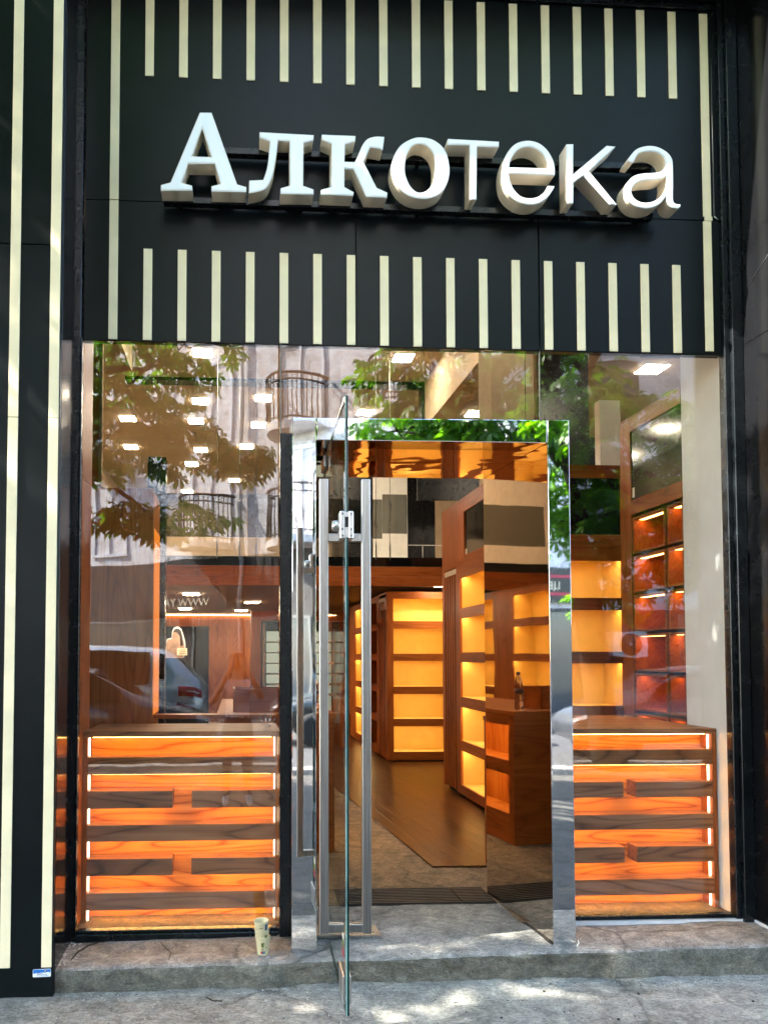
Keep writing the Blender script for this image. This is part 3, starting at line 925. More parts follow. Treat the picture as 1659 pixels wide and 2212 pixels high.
# bevelled light arris on the free edge
dbox(B(), DL - 0.0005, DL + 0.0012, -T, -T + 0.0035, 0.172, 2.535).build('arris', 'glass_edge_light', dr)
dbox(B(), 0.05, DL - 0.004, -T - 0.0009, -T - 0.0001, 2.5275, 2.535).build('top_arris', 'glass_edge_light', dr)
HS = DL - 0.075
for sgn in (-1, 1):
    hd = B()
    n0 = sgn * 0.083
    dbox(hd, HS - 0.017, HS + 0.017, n0 - 0.017, n0 + 0.017, 0.455, 2.222, 0.002)
    h = hd.build('handle', 'steel_brushed', dr)
    for zc in (1.990, 0.475):
        dbox(B(), HS - 0.0155, HS + 0.0155, min(sgn * (T + 0.001), sgn * 0.0655), max(sgn * (T + 0.001), sgn * 0.0655), zc - 0.0155, zc + 0.0155, 0.0015).build('crossbar', 'steel_brushed', h)
# lock case on the free edge
lk = dbox(B(), DL - 0.062, DL + 0.006, -0.027, -0.0075, 1.976, 2.083, 0.003)
dbox(lk, DL - 0.062, DL + 0.006, 0.0075, 0.0255, 1.976, 2.083, 0.003)
dbox(lk, DL + 0.0015, DL + 0.005, -0.0072, 0.0072, 2.060, 2.079, 0.001)
dbox(lk, DL + 0.0015, DL + 0.005, -0.0072, 0.0072, 1.980, 2.020, 0.001)
lock = lk.build('lock', 'steel_cast', dr)
dbox(B(), DL + 0.0013, DL + 0.0022, -0.0071, 0.0071, 2.0205, 2.0595).build('bolt_slot', 'black_hole', lock)
for n_, z_ in ((-0.016, 2.072), (0.016, 2.072), (-0.016, 1.987), (0.016, 1.987), (-0.018, 2.012), (0.016, 2.012)):
    c = dpt(DL + 0.0062, n_, z_)
    B().lathe([(0.0001, -0.0008), (0.0046, -0.0008), (0.0042, 0.0), (0.002, 0.0005), (0.0001, 0.0005)], c, 10, 0, 'y').build('screw', 'grey_metal', lock)
c = dpt(DL - 0.028, -0.027, 2.030)
B().lathe([(0.0001, 0.0005), (0.019, 0.0005), (0.021, -0.006), (0.021, -0.020), (0.017, -0.027), (0.0001, -0.027)], c, 18, 0, 'x').build('knob', 'steel_cast', lock)
# bottom edge lock and pivots
lb = dbox(B(), DL - 0.17, DL - 0.02, -0.016, -0.0075, 0.205, 0.31, 0.002)
dbox(lb, DL - 0.17, DL - 0.02, 0.0075, 0.016, 0.205, 0.31, 0.002)
o_ = lb.build('corner_patch', 'steel_cast', dr)
for z_, nm in ((2.47, 'pivot_patch'), (0.178, 'pivot_patch')):
    pp = dbox(B(), 0.0, 0.15, -0.017, -0.0072, z_, z_ + 0.055, 0.002)
    dbox(pp, 0.0, 0.15, 0.0072, 0.017, z_, z_ + 0.055, 0.002)
    pp.build(nm, 'steel_cast', dr)
# small coloured sticker near the lower edge
for k, m_ in enumerate(('white_plastic', 'cup_green', 'cup_red')):
    dbox(B(), DL - 0.125, DL - 0.075, -T - 0.0012, -T - 0.0003, 0.355 + 0.035 * (2 - k), 0.389 + 0.035 * (2 - k)).build('badge_stripe', m_, dr)
spring = thing('floor_spring_plate', 'flat steel cover plate of the door spring set in the floor', 'floor plate', (0.53, -0.03, 0.18))
B().prism([(0.365, -0.098), (0.693, -0.114), (0.688, 0.030), (0.372, 0.040)], 0.174, 0.1885, 0, 'z').build('plate', 'steel_brushed', spring)
for q in ((0.40, -0.06), (0.66, -0.07), (0.66, 0.005)):
    B().lathe([(0.0001, 0.188), (0.006, 0.188), (0.005, 0.1905), (0.0001, 0.1905)], (q[0], q[1], 0), 10).build('screw', 'grey_metal', spring)

# ================================================================== interior
FZ = 0.190
plain('white_wall', (0.86, 0.87, 0.83), 0.85, 0, 0.2, 0.02)
fl = height_grid('shop_floor', np.array([-2.7, -0.78, -0.3, 0.2, 0.36]), np.array([0.032, 0.3, 0.6, 2, 4, 8, 13.0]), lambda x, y: FZ - 0.001, 'floor_stone')
struct(fl)
fl2 = height_grid('shop_floor', np.linspace(0.36, 1.42, 40), np.concatenate([np.arange(0.34, 1.4, 0.03), np.arange(1.4, 13, 0.4)]), lambda x, y: FZ - 0.001 + slate(x + 9, y) * 0.8, 'floor_stone')
struct(fl2)
fl3 = height_grid('shop_floor', np.array([1.42, 1.62, 2.6, 6.2]), np.array([0.032, 1.0, 4.0, 8.0, 13.0]), lambda x, y: FZ - 0.0012, 'floor_stone')
struct(fl3)
# wooden boards
wf = B().prism([(1.235, 1.04), (3.2, 1.04), (3.2, 12.4), (0.75, 12.4), (0.75, 7.0), (1.055, 3.3)], FZ, FZ + 0.003, 0, 'z').build('wood_floor', 'plank_wood')
struct(wf)
bd = B().box(-0.0502, 0.0502, -0.5, 0.5, 0, 0.0055, 0.0006).build('plank', 'plank_wood', wf)
ang_ = R(4.4)
dirv = Vector((-math.sin(ang_), math.cos(ang_)))
nrm_ = Vector((math.cos(ang_), math.sin(ang_)))
random.seed(3)
o0 = Vector((1.286, 1.047))
first = True
for i in range(0, 11):
    start = o0 + nrm_ * (0.101 * i)
    start = start - dirv * ((start.y - 1.047) / dirv.y)
    s_ = 0.0
    while s_ < 7.2:
        L_ = random.uniform(0.55, 1.25) if s_ > 0 else random.uniform(0.35, 1.1)
        mid = start + dirv * (s_ + L_ / 2)
        if first:
            c = bd; first = False
        else:
            c = bd.copy(); COL.objects.link(c); c.parent = wf
        c.location = (mid.x, mid.y, FZ + 0.0031)
        c.rotation_euler = (0, 0, ang_)
        c.scale = (1, L_ - 0.0012, 1)
        s_ += L_

# entrance grille
gr = thing('floor_grille', 'dark ribbed entrance grille in the floor behind the doorway', 'floor grille', (1.0, 0.47, FZ))
box('tray', 'black_hole', gr, 0.55, 1.408, 0.33, 0.615, FZ - 0.006, FZ + 0.0012)
bar = B().box(0.55, 1.215, 0.335, 0.350, FZ + 0.0013, FZ + 0.009, 0.002).build('bar', 'grille_bronze', gr)
for k in range(1, 10):
    share(bar, gr, (0, 0.0282 * k, 0))
bar2 = B().box(1.219, 1.404, 0.335, 0.350, FZ + 0.0013, FZ + 0.009, 0.002).build('bar', 'grille_bronze', gr)
for k in range(1, 10):
    share(bar2, gr, (0, 0.0282 * k, 0))

# shell
struct(box('wall_left', 'tan_plaster', None, -2.75, -2.6, 0.06, 14.0, FZ - 0.1, 5.2))
struct(box('wall_right', 'cream_plaster', None, 6.2, 6.35, 0.06, 14.0, FZ - 0.1, 5.2))
struct(box('wall_back', 'tan_plaster', None, -2.75, 6.35, 14.0, 14.15, FZ - 0.1, 5.2))
struct(box('wall_front', 'dark_void', None, -2.75, -0.83, 0.06, 0.10, 0, 5.2))
struct(box('wall_front', 'dark_void', None, 2.66, 6.35, 0.06, 0.10, 0, 5.2))
ceil = struct(box('ceiling', 'ceiling_paint', None, -2.75, 6.35, 0.06, 14.0, 5.2, 5.35))
struct(box('shop_roof', 'black_hole', None, -3.2, 6.6, 0.45, 14.4, 5.36, 5.9))
pier = struct(box('wall_pier', 'white_wall', None, 2.575, 2.655, 0.03, 0.478, FZ - 0.05, 3.60))
struct(box('wall_pier', 'cream_plaster', None, 2.575, 2.655, 0.055, 0.478, 3.60, 5.2))
lin = thing('window_lining', 'reddish wood lining at the left edge of the left window', 'panelling', (-0.8, 0.15, FZ))
box('board', 'wood_z', lin, -0.800, -0.7765, 0.026, 0.30, 0.205, 2.42, 0.001)
box('board', 'wood_z', lin, -0.800, -0.7765, 0.026, 0.30, 2.423, 3.6, 0.001)

# --- lit display counters
def counter(name, label, X0, X1, yf, depth, ztop_, rows, splits, gap, loc, topback):
    t_ = thing(name, label, 'counter', loc)
    side = 0.024
    yb = yf + 0.105
    box('top_board', 'slat_wood', t_, X0, X1, yf - 0.003, topback, ztop_ - 0.028, ztop_, 0.0015)
    for x0 in (X0, X1 - side):
        box('side_panel', 'wood_z', t_, x0, x0 + side, yf - 0.001, topback - 0.02, FZ, ztop_ - 0.0285, 0.001)
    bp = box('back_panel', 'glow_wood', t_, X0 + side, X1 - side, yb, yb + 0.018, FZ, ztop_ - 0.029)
    xa, xb = X0 + side + 0.0008, X1 - side - 0.0008
    tops = [ztop_ - 0.028]
    for k, (z0, z1) in enumerate(rows):
        segs = [(xa, xb)]
        if k in splits:
            segs = [(xa, gap[0]), (gap[1], xb)]
        for (a, b) in segs:
            s = box('slat', 'slat_wood', t_, a, b, yf, yb - 0.0005, z0, z1, 0.0012)
        tops.append(z0)
    # lamps: a warm strip tucked under each board at the back, and a bright strip at each end of every recess
    zr = [(rows[0][1], ztop_ - 0.028)] + [(rows[i + 1][1], rows[i][0]) for i in range(len(rows) - 1)] + [(FZ, rows[-1][0])]
    for k, (za, zb) in enumerate(zr):
        above = k - 1
        segs = [(xa + 0.02, xb - 0.02)]
        if above in splits:
            segs = [(xa + 0.02, gap[0] - 0.03), (gap[1] + 0.03, xb - 0.02)]
        for (a, b) in segs:
            box('light_strip', 'led_counter', t_, a, b, yf + 0.030, yf + 0.038, zb - 0.0045, zb - 0.0006)
        for xx in (xa + 0.0005, xb - 0.0065):
            o = box('end_light', 'led_end', t_, xx, xx + 0.006, yf + 0.028, yf + 0.036, za + 0.003, zb - 0.006)
    return t_
rowsL = [(0.926, 1.013), (0.756, 0.843), (0.591, 0.673), (0.420, 0.504), (0.250, 0.336)]
cL = counter('display_counter', 'lit wooden slat counter behind the left window', -0.776, 0.219, 0.13, 0.1, 1.142, rowsL, (1, 3), (-0.326, -0.229), (-0.28, 0.2, FZ), 0.60)
rowsR = [(0.947, 1.028), (0.775, 0.857), (0.605, 0.684), (0.431, 0.515), (0.261, 0.344)]
cR = counter('display_counter', 'lit wooden slat counter behind the right window beside the white wall', 1.60, 2.568, 0.20, 0.1, 1.139, rowsR, (1, 3), (2.054, 2.122), (2.08, 0.25, FZ), 1.15)

# --- cabinets: a face is given by origin, direction along it (u) and direction into the cabinet (n)
class Face:
    def __init__(self, o, u, n):
        self.o, self.u, self.n = Vector(o), Vector(u), Vector(n)
    def pt(self, u, n, z):
        return Vector((self.o.x + self.u.x * u + self.n.x * n, self.o.y + self.u.y * u + self.n.y * n, z))
    def box(self, b, u0, u1, z0, z1, n0, n1, bev=0.0, mi=0):
        p, q = self.pt(u0, n0, z0), self.pt(u1, n1, z1)
        return b.box(min(p.x, q.x), max(p.x, q.x), min(p.y, q.y), max(p.y, q.y), z0, z1, bev, mi)
    def part(self, name, m, parent, *a, bev=0.0):
        return self.box(B(), *a, bev).build(name, m, parent)
CZ = [(1.982, 2.270), (1.565, 1.888), (1.147, 1.474), (0.735, 1.050), (0.318, 0.640)]
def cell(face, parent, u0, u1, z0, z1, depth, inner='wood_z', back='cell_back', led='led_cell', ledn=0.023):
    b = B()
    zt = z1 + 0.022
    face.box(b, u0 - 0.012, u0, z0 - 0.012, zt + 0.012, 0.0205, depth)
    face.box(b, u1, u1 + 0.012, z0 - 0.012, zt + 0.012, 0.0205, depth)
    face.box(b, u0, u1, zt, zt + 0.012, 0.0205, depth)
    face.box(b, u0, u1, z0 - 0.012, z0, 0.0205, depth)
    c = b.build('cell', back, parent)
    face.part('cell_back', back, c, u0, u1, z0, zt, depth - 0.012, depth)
    if led:
        face.part('light_strip', led, c, u0 + 0.012, u1 - 0.012, zt - 0.0014, zt - 0.0002, ledn, ledn + 0.022)
    return c
def frame_face(face, parent, u0, u1, openings, z0, z1, thick=0.02, m='wood_z'):
    """stiles and rails round the openings of one column (ua, ub, [(z0, z1), ...])"""
    ua, ub, zs = openings
    face.part('stile', m, parent, u0, ua, z0, z1, 0.0, thick, bev=0.001)
    if u1 - ub > 0.004:
        face.part('stile', m, parent, ub, u1, z0, z1, 0.0, thick, bev=0.001)
    zz = sorted(zs)
    prev = z0
    for (a, b) in zz + [(z1, z1)]:
        if a - prev > 0.004:
            face.part('rail', 'wood_x' if abs(face.u.x) > 0.5 else 'wood_y', parent, ua + 0.0005, ub - 0.0005, prev, a, 0.0005, thick, bev=0.001)
        prev = b
def slat_bank(face, parent, u0, u1, z0, z1, n=5):
    face.part('slat_backing', 'wood_z', parent, u0, u1, z0, z1, 0.06, 0.075)
    w = (u1 - u0) / n
    for k in range(n):
        face.part('slat', 'wood_z', parent, u0 + w * k + 0.004, u0 + w * (k + 0.55), z0, z1, 0.005, 0.0595, bev=0.001)
    face.part('slat_painted_glow', 'pale_glow_paint', parent, u0 + 0.003, u1 - 0.003, z1 - 0.055, z1 - 0.004, 0.001, 0.004)
    random.seed(int(z1 * 100 + u0 * 10))
    for k in range(n - 1):
        for zc in (z0 + (z1 - z0) * 0.36, z0 + (z1 - z0) * 0.72):
            if random.random() < 0.7:
                face.part('slat_gap_painted_glow', 'pale_glow_paint', parent, u0 + w * (k + 0.60), u0 + w * (k + 0.96), zc - 0.06, zc + 0.06, 0.045, 0.058)
plain('pale_glow_paint', (0.72, 0.62, 0.48), 0.6)  # plain pale colour standing in for light among the slats, nothing emits

cb = thing('shelf_block', 'tall wooden shelf block right of the doorway with glowing yellow niches and a black screen', 'shelving', (2.65, 3.0, FZ))
fL = Face((2.11, 2.0, 0), (0, 1, 0), (1, 0, 0))      # left face, u = Y - 2
fF = Face((2.11, 2.0, 0), (1, 0, 0), (0, 1, 0))      # front face, u = X - 2.11
# core so that nothing shows through
box('carcass', 'wood_z', cb, 2.47, 3.3, 2.36, 4.03, FZ, 3.018)
box('plinth', 'black_hole', cb, 2.16, 3.3, 2.05, 3.99, FZ - 0.002, FZ + 0.04)
box('top_panel', 'wood_y', cb, 2.112, 3.3, 2.002, 4.038, 2.985, 3.022)
# left face: niches near the front, slats at the far end
frame_face(fL, cb, 0.0, 1.44, (0.40, 1.405, CZ + [(2.475, 2.885)]), FZ + 0.042, 2.984)
for z in CZ:
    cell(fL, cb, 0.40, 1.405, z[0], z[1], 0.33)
fL.part('screen', 'screen_black', cb, 0.39, 1.26, 2.465, 2.890, 0.012, 0.03)
fL.part('panel', 'wood_z', cb, 1.262, 1.44, 2.44, 2.984, -0.001, 0.02)
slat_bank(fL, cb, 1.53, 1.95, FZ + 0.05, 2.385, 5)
fL.part('stile', 'wood_z', cb, 1.441, 1.529, FZ + 0.042, 2.39, 0.0, 0.02, bev=0.001)
fL.part('stile', 'wood_z', cb, 1.951, 2.038, FZ + 0.042, 2.39, 0.0, 0.02, bev=0.001)
fL.part('panel', 'wood_z', cb, 1.441, 2.038, 2.391, 2.984, 0.0, 0.02, bev=0.001)
fL.part('energy_label', 'sign_cream', cb, 1.20, 1.25, 2.475, 2.53, 0.010, 0.0118)
# front face
frame_face(fF, cb, 0.002, 1.19, (0.10, 0.87, CZ + [(2.475, 2.920)]), FZ + 0.042, 2.984)
for z in CZ:
    cell(fF, cb, 0.10, 0.87, z[0], z[1], 0.33)
fF.part('screen', 'screen_black', cb, 0.09, 0.88, 2.47, 2.925, 0.012, 0.03)

fb = thing('shelf_block', 'far wooden shelf block under the mezzanine with five glowing niches facing the door', 'shelving', (2.3, 6.5, FZ))
gF = Face((1.90, 5.95, 0), (1, 0, 0), (0, 1, 0))
gL = Face((1.90, 5.95, 0), (0, 1, 0), (1, 0, 0))
box('carcass', 'wood_z', fb, 2.25, 3.2, 6.30, 9.3, FZ, 2.35)
box('plinth', 'black_hole', fb, 1.95, 3.2, 6.0, 9.3, FZ - 0.002, FZ + 0.02)
box('top_panel', 'wood_y', fb, 1.902, 3.2, 5.952, 9.3, 2.335, 2.36)
frame_face(gF, fb, 0.002, 1.0, (0.085, 0.80, CZ), FZ + 0.022, 2.334)
for z in CZ:
    cell(gF, fb, 0.085, 0.80, z[0], z[1], 0.30)
slat_bank(gL, fb, 0.10, 0.55, FZ + 0.03, 2.30, 5)
gL.part('stile', 'wood_z', fb, 0.021, 0.099, FZ + 0.022, 2.334, 0.0, 0.02, bev=0.001)
gL.part('stile', 'wood_z', fb, 0.551, 0.70, FZ + 0.022, 2.334, 0.0, 0.02, bev=0.001)
frame_face(gL, fb, 0.701, 1.22, (0.73, 1.16, CZ), FZ + 0.022, 2.334)
for z in CZ:
    cell(gL, fb, 0.73, 1.16, z[0], z[1], 0.30, back='wood_z', led=None)
frame_face(gL, fb, 1.2205, 3.3, (1.30, 2.70, CZ), FZ + 0.022, 2.334)
for z in CZ:
    cell(gL, fb, 1.30, 2.70, z[0], z[1], 0.30)

lb_ = thing('shelf_block', 'wooden shelf block along the left side of the shop, seen mirrored in the door jamb', 'shelving', (-1.7, 6.0, FZ))
kF = Face((-1.40, 3.70, 0), (0, 1, 0), (-1, 0, 0))
box('carcass', 'wood_z', lb_, -2.45, -1.76, 3.72, 8.4, FZ, 2.35)
box('top_panel', 'wood_y', lb_, -2.45, -1.402, 3.702, 8.4, 2.335, 2.36)
frame_face(kF, lb_, 0.0, 1.36, (0.15, 1.25, CZ), FZ + 0.022, 2.334)
for z in CZ:
    cell(kF, lb_, 0.15, 1.25, z[0], z[1], 0.30)
kF.part('stile', 'wood_z', lb_, 1.3605, 1.60, FZ + 0.022, 2.334, 0.0, 0.02)
frame_face(kF, lb_, 1.6005, 2.66, (1.70, 2.56, CZ), FZ + 0.022, 2.334)
for z in CZ:
    cell(kF, lb_, 1.70, 2.56, z[0], z[1], 0.30)
slat_bank(kF, lb_, 2.68, 4.6, FZ + 0.03, 2.33, 14)
kF.part('end_panel', 'wood_z', lb_, -0.02, -0.0005, FZ, 2.334, 0.0, 0.40)

rb = thing('shelf_cabinet', 'tall wooden cabinet against the right wall with small dim orange boxes', 'cabinet', (2.75, 0.85, FZ))
hF = Face((2.572, 0.482, 0), (0, 1, 0), (1, 0, 0))    # u = Y - .482
box('carcass', 'wood_z', rb, 2.90, 2.95, 0.49, 1.19, FZ, 3.09)
box('top_panel', 'wood_y', rb, 2.574, 2.95, 0.484, 1.198, 3.085, 3.105)
hF.part('stile', 'wood_z', rb, 0.585, 0.717, FZ, 3.084, 0.0, 0.33, bev=0.001)
hF.part('rail', 'wood_y', rb, 0.0, 0.5845, 3.005, 3.084, 0.0, 0.02)
hF.part('rail', 'wood_y', rb, 0.0, 0.5845, 2.452, 2.548, 0.0, 0.02)
hF.part('screen', 'screen_black', rb, 0.0, 0.5845, 2.549, 3.004, 0.008, 0.03)
hF.part('energy_label', 'sticker_yellow' if 'sticker_yellow' in MATS else 'sign_cream', rb, 0.545, 0.572, 2.565, 2.63, 0.006, 0.0078)
hF.part('shadow_gap', 'black_hole', rb, 0.0, 0.5845, FZ, 2.4515, 0.275, 0.30)
zr = 2.432
k = 0
while zr > 0.5:
    for (ua, ub) in ((-0.0, 0.168), (0.196, 0.572)):
        b = B()
        for (a0, a1, c0, c1) in ((ua, ub, zr - 0.014, zr), (ua, ub, zr - 0.236, zr - 0.222), (ua, ua + 0.012, zr - 0.2218, zr - 0.0142), (ub - 0.012, ub, zr - 0.2218, zr - 0.0142)):
            hF.box(b, a0, a1, c0, c1, 0.004, 0.26)
        bx_ = b.build('shelf_box', 'wood_y', rb)
        hF.part('box_back', 'glow_wood_y', bx_, ua, ub, zr - 0.236, zr, 0.2605, 0.27)
        hF.part('light_strip', 'led_dim', bx_, ua + 0.02, ub - 0.02, zr - 0.0155, zr - 0.0142, 0.04, 0.075)
    zr -= 0.254

# counter inside, left of the door, its end facing the street
ic = thing('cash_counter', 'wooden cash counter inside beyond the open door with lit side niches', 'counter', (0.3, 2.2, FZ))
box('end_panel', 'wood_x', ic, -0.12, 0.663, 1.46, 1.485, FZ, 1.10, 0.001)
box('top_board', 'wood_y', ic, -0.14, 0.672, 1.45, 3.3, 1.101, 1.135, 0.002)
iF = Face((0.663, 1.486, 0), (0, 1, 0), (-1, 0, 0))
box('carcass', 'wood_x', ic, -0.12, 0.42, 1.4855, 3.28, FZ, 1.10)
frame_face(iF, ic, 0.0, 1.79, (0.04, 0.86, [(0.78, 1.03), (0.40, 0.68)]), FZ, 1.10)
for z in ((0.78, 1.03), (0.40, 0.68)):
    cell(iF, ic, 0.04, 0.86, z[0], z[1], 0.22, back='glow_wood_y', led='led_cell')
tr = thing('wooden_tray', 'open wooden divider tray standing on the cash counter', 'tray', (0.15, 1.75, 1.136))
b = B()
b.box(-0.03, 0.36, 1.60, 1.612, 1.136, 1.30).box(-0.03, 0.36, 1.90, 1.912, 1.136, 1.30).box(-0.03, -0.018, 1.612, 1.90, 1.136, 1.30).box(0.348, 0.36, 1.612, 1.90, 1.136, 1.30)
b.build('sides', 'wood_x', tr)
box('bottom', 'wood_x', tr, -0.018, 0.348, 1.612, 1.90, 1.136, 1.146)
box('divider', 'wood_y', tr, 0.155, 0.165, 1.6125, 1.8995, 1.1465, 1.29)
bt = thing('water_bottle', 'clear plastic water bottle with dark label standing on the cash counter', 'bottle', (0.535, 1.60, 1.135))
prof = [(0.001, 0), (0.030, 0.0), (0.034, 0.006), (0.034, 0.05), (0.032, 0.056), (0.034, 0.062), (0.032, 0.085), (0.034, 0.09), (0.034, 0.118)]
prof2 = [(0.034, 0.150), (0.034, 0.175), (0.030, 0.205), (0.018, 0.235), (0.013, 0.245), (0.013, 0.258)]
B().lathe([(r_, h + 1.136) for r_, h in prof + [(0.0345, 0.134)] + prof2], (0.535, 1.60, 0), 20).build('body', 'bottle_plastic', bt)
B().lathe([(0.0352, 1.136 + 0.122), (0.0352, 1.136 + 0.152)], (0.535, 1.60, 0), 20).build('label', 'bottle_label', bt)
B().lathe([(0.0001, 1.394), (0.0155, 1.394), (0.0155, 1.412), (0.0001, 1.412)], (0.535, 1.60, 0), 14).build('cap', 'bottle_cap', bt)

ws = thing('wire_stand', 'small fan shaped wire stand on the right end of the left counter', 'stand', (0.165, 0.36, 1.142))
b = B()
for a in (-42, -15, 15, 42):
    b.tube([(0.165 + 0.006 * math.sin(R(a)), 0.36, 1.1425), (0.165 + 0.07 * math.sin(R(a)), 0.36, 1.1425 + 0.07 * math.cos(R(a)))], 0.0014, 5)
b.tube([(0.165 + 0.07 * math.sin(R(a)), 0.36, 1.1425 + 0.07 * math.cos(R(a))) for a in range(-42, 43, 12)], 0.0014, 5)
b.build('wires', 'chrome', ws)
B().lathe([(0.0005, 1.1422), (0.02, 1.1422), (0.018, 1.1455), (0.0005, 1.1455)], (0.165, 0.36, 0), 14).build('foot', 'chrome', ws)

# tall left partition behind the left counter
lp = thing('wood_partition', 'tall wood panel behind the left counter with an orange glow put on its inner edge', 'partition', (-0.7, 0.85, FZ))
box('panel', 'wood_z', lp, -1.6, -0.605, 0.80, 0.82, FZ, 2.53, 0.001)
box('panel', 'wood_z', lp, -0.6045, -0.505, 0.80, 0.82, FZ, 2.53, 0.001)
box('inner_edge', 'glow_wood', lp, -0.53, -0.506, 0.8205, 1.18, FZ, 2.52, 0.001)
box('inner_edge_glow', 'edge_glow', lp, -0.5058, -0.5035, 0.86, 1.178, 1.174, 2.30)  # emissive panel over the wood face, stands in for light falling on it
box('cross_board', 'wood_x', lp, -0.505, 0.24, 0.86, 0.98, 1.148, 1.172, 0.001)
box('dark_post', 'dark_void', lp, -0.60, -0.48, 1.30, 1.40, FZ, 2.85)
box('upper_panel', 'wood_z', lp, -1.6, -0.95, 1.45, 1.47, FZ, 3.7)
box('upper_edge', 'tan_plaster', lp, -0.95, -0.93, 1.452, 1.50, FZ, 3.7)

# mezzanine
mz = thing('mezzanine', 'wood fronted mezzanine across the back of the shop with glass balustrade', 'mezzanine', (0.8, 5.6, 2.39))
box('fascia_board', 'wood_x', mz, -2.6, 6.2, 5.50, 5.53, 2.388, 2.504, 0.001)
box('fascia_board', 'wood_x', mz, -2.6, 6.2, 5.50, 5.53, 2.506, 2.625, 0.001)
box('edge_band', 'screen_black', mz, -2.6, 6.2, 5.505, 5.56, 2.627, 2.741)
box('deck', 'ceiling_paint', mz, -2.6, 6.2, 5.531, 13.98, 2.42, 2.60)
for (x0, x1, z0, z1, y) in ((-0.95, 0.10, 2.97, 3.495, 5.50), (0.115, 0.66, 2.97, 3.495, 5.50), (0.9, 1.58, 2.96, 3.44, 5.44), (1.60, 1.75, 2.96, 3.44, 5.44), (1.765, 2.07, 3.034, 3.517, 5.50), (-2.2, -0.97, 2.97, 3.495, 5.50)):
    box('balustrade_pane', 'rail_glass', mz, x0, x1, y, y + 0.012, z0, z1)
for x, y in ((-0.25, 5.49), (0.02, 5.49), (0.22, 5.49), (1.672, 5.43), (1.856, 5.49)):
    wr_ = B().tube([(x, y, 2.70), (x, y, 5.19)], 0.0035, 5)
    for zc in (3.10, 3.40):
        wr_.lathe([(0.0001, -0.012), (0.016, -0.012), (0.016, 0.012), (0.0001, 0.012)], (x, y - 0.006, zc), 10, 0, 'y')
    wr_.tube([(x, y, 2.72), (x, y, 2.86), (x, y, 2.93)], [0.008, 0.011, 0.006], 6)
    wr_.build('hanger_wire', 'grey_metal', mz)
# upper room behind the balustrade
ur = thing('upper_room_wall', 'pale wall panels and dark openings above the mezzanine front', 'wall', (2.6, 9.0, 2.6))
for (x0, x1, m_) in ((1.60, 2.26, 'dark_void'), (2.265, 2.85, 'cream_plaster'), (2.855, 3.10, 'dark_void'), (3.11, 3.32, 'dark_void'), (3.325, 3.75, 'tan_plaster'), (3.755, 6.2, 'tan_plaster')):
    box('wall_panel', m_, ur, x0, x1, 9.0, 9.05, 2.602, 5.199)
box('side_wall', 'dark_void', ur, 1.55, 1.598, 9.0, 13.9, 2.602, 5.199)
for (x0, x1, z0, z1, m_) in ((-2.5, -1.55, 2.61, 3.6, 'dark_void'), (-1.5, -0.95, 2.61, 3.1, 'dark_void'), (-0.85, 1.0, 2.61, 3.45, 'tan_plaster')):
    box('wall_panel', m_, ur, x0, x1, 13.90, 13.95, z0, z1)
for x in (3.105, ):
    box('door_line', 'white_plastic', ur, x - 0.004, x + 0.004, 8.99, 8.999, 2.61, 3.4)
box('door_line', 'white_plastic', ur, 2.86, 3.7, 8.99, 8.998, 3.40, 3.412)
for (x, z, w_, h_) in ((-1.15, 2.66, 0.28, 0.22), (-0.8, 2.66, 0.35, 0.30), (-0.3, 2.64, 0.3, 0.08)):
    box('furniture', 'dark_void', ur, x, x + w_, 8.2, 8.7, z - 0.04, z + h_)

# ceiling bulkheads
bl = thing('ceiling_beam', 'tan ceiling bulkhead running back above the doorway', 'beam', (2.6, 3.3, 4.6))
box('beam', 'tan_plaster', bl, 2.48, 2.75, 0.3, 6.24, 4.58, 5.199)
box('end_trim', 'screen_black', bl, 2.44, 2.76, 6.245, 6.42, 4.55, 5.199)
bl2 = thing('ceiling_beam', 'tan ceiling bulkhead at the upper left corner of the left window', 'beam', (-1.6, 2.5, 4.6))
box('beam', 'tan_plaster', bl2, -2.4, -1.15, 0.5, 4.5, 4.60, 5.199)
clm = thing('column', 'tan square column rising above the right end of the steel doorway', 'column', (2.33, 2.6, 3.02))
box('shaft', 'tan_plaster', clm, 2.115, 2.475, 2.45, 2.80, 3.0225, 5.199)
box('seam', 'black_hole', clm, 2.40, 2.404, 2.4475, 2.4498, 3.03, 5.19)
clm2 = thing('column', 'pale square column seen above the shelves behind the right window', 'column', (3.6, 3.3, FZ))
box('shaft', 'cream_plaster', clm2, 3.40, 3.60, 3.2, 3.3, FZ, 3.95)
box('unlit_space_sheet', 'dark_void', clm2, 3.38, 3.95, 4.6, 4.65, 2.9, 5.19)  # dark sheets stand in for the unlit depth of the room
box('unlit_space_sheet', 'dark_void', clm2, 3.955, 6.19, 4.6, 4.65, 2.9, 4.0)
box('unlit_space_sheet', 'dark_void', clm2, 2.77, 4.4, 7.92, 7.96, 3.95, 5.19)
slot = thing('ceiling_slot', 'black slot across the ceiling behind the upper window', 'ceiling slot', (0.5, 6.35, 5.19))
box('slot', 'screen_black', slot, -1.48, 2.438, 6.27, 6.47, 5.16, 5.199)
grl = thing('air_grille', 'black linear air grille in the ceiling at upper right', 'vent', (5.2, 5.2, 5.19))
for k in range(3):
    box('louvre', 'screen_black', grl, 4.9, 5.9, 5.10 + 0.05 * k, 5.13 + 0.05 * k, 5.185, 5.198)

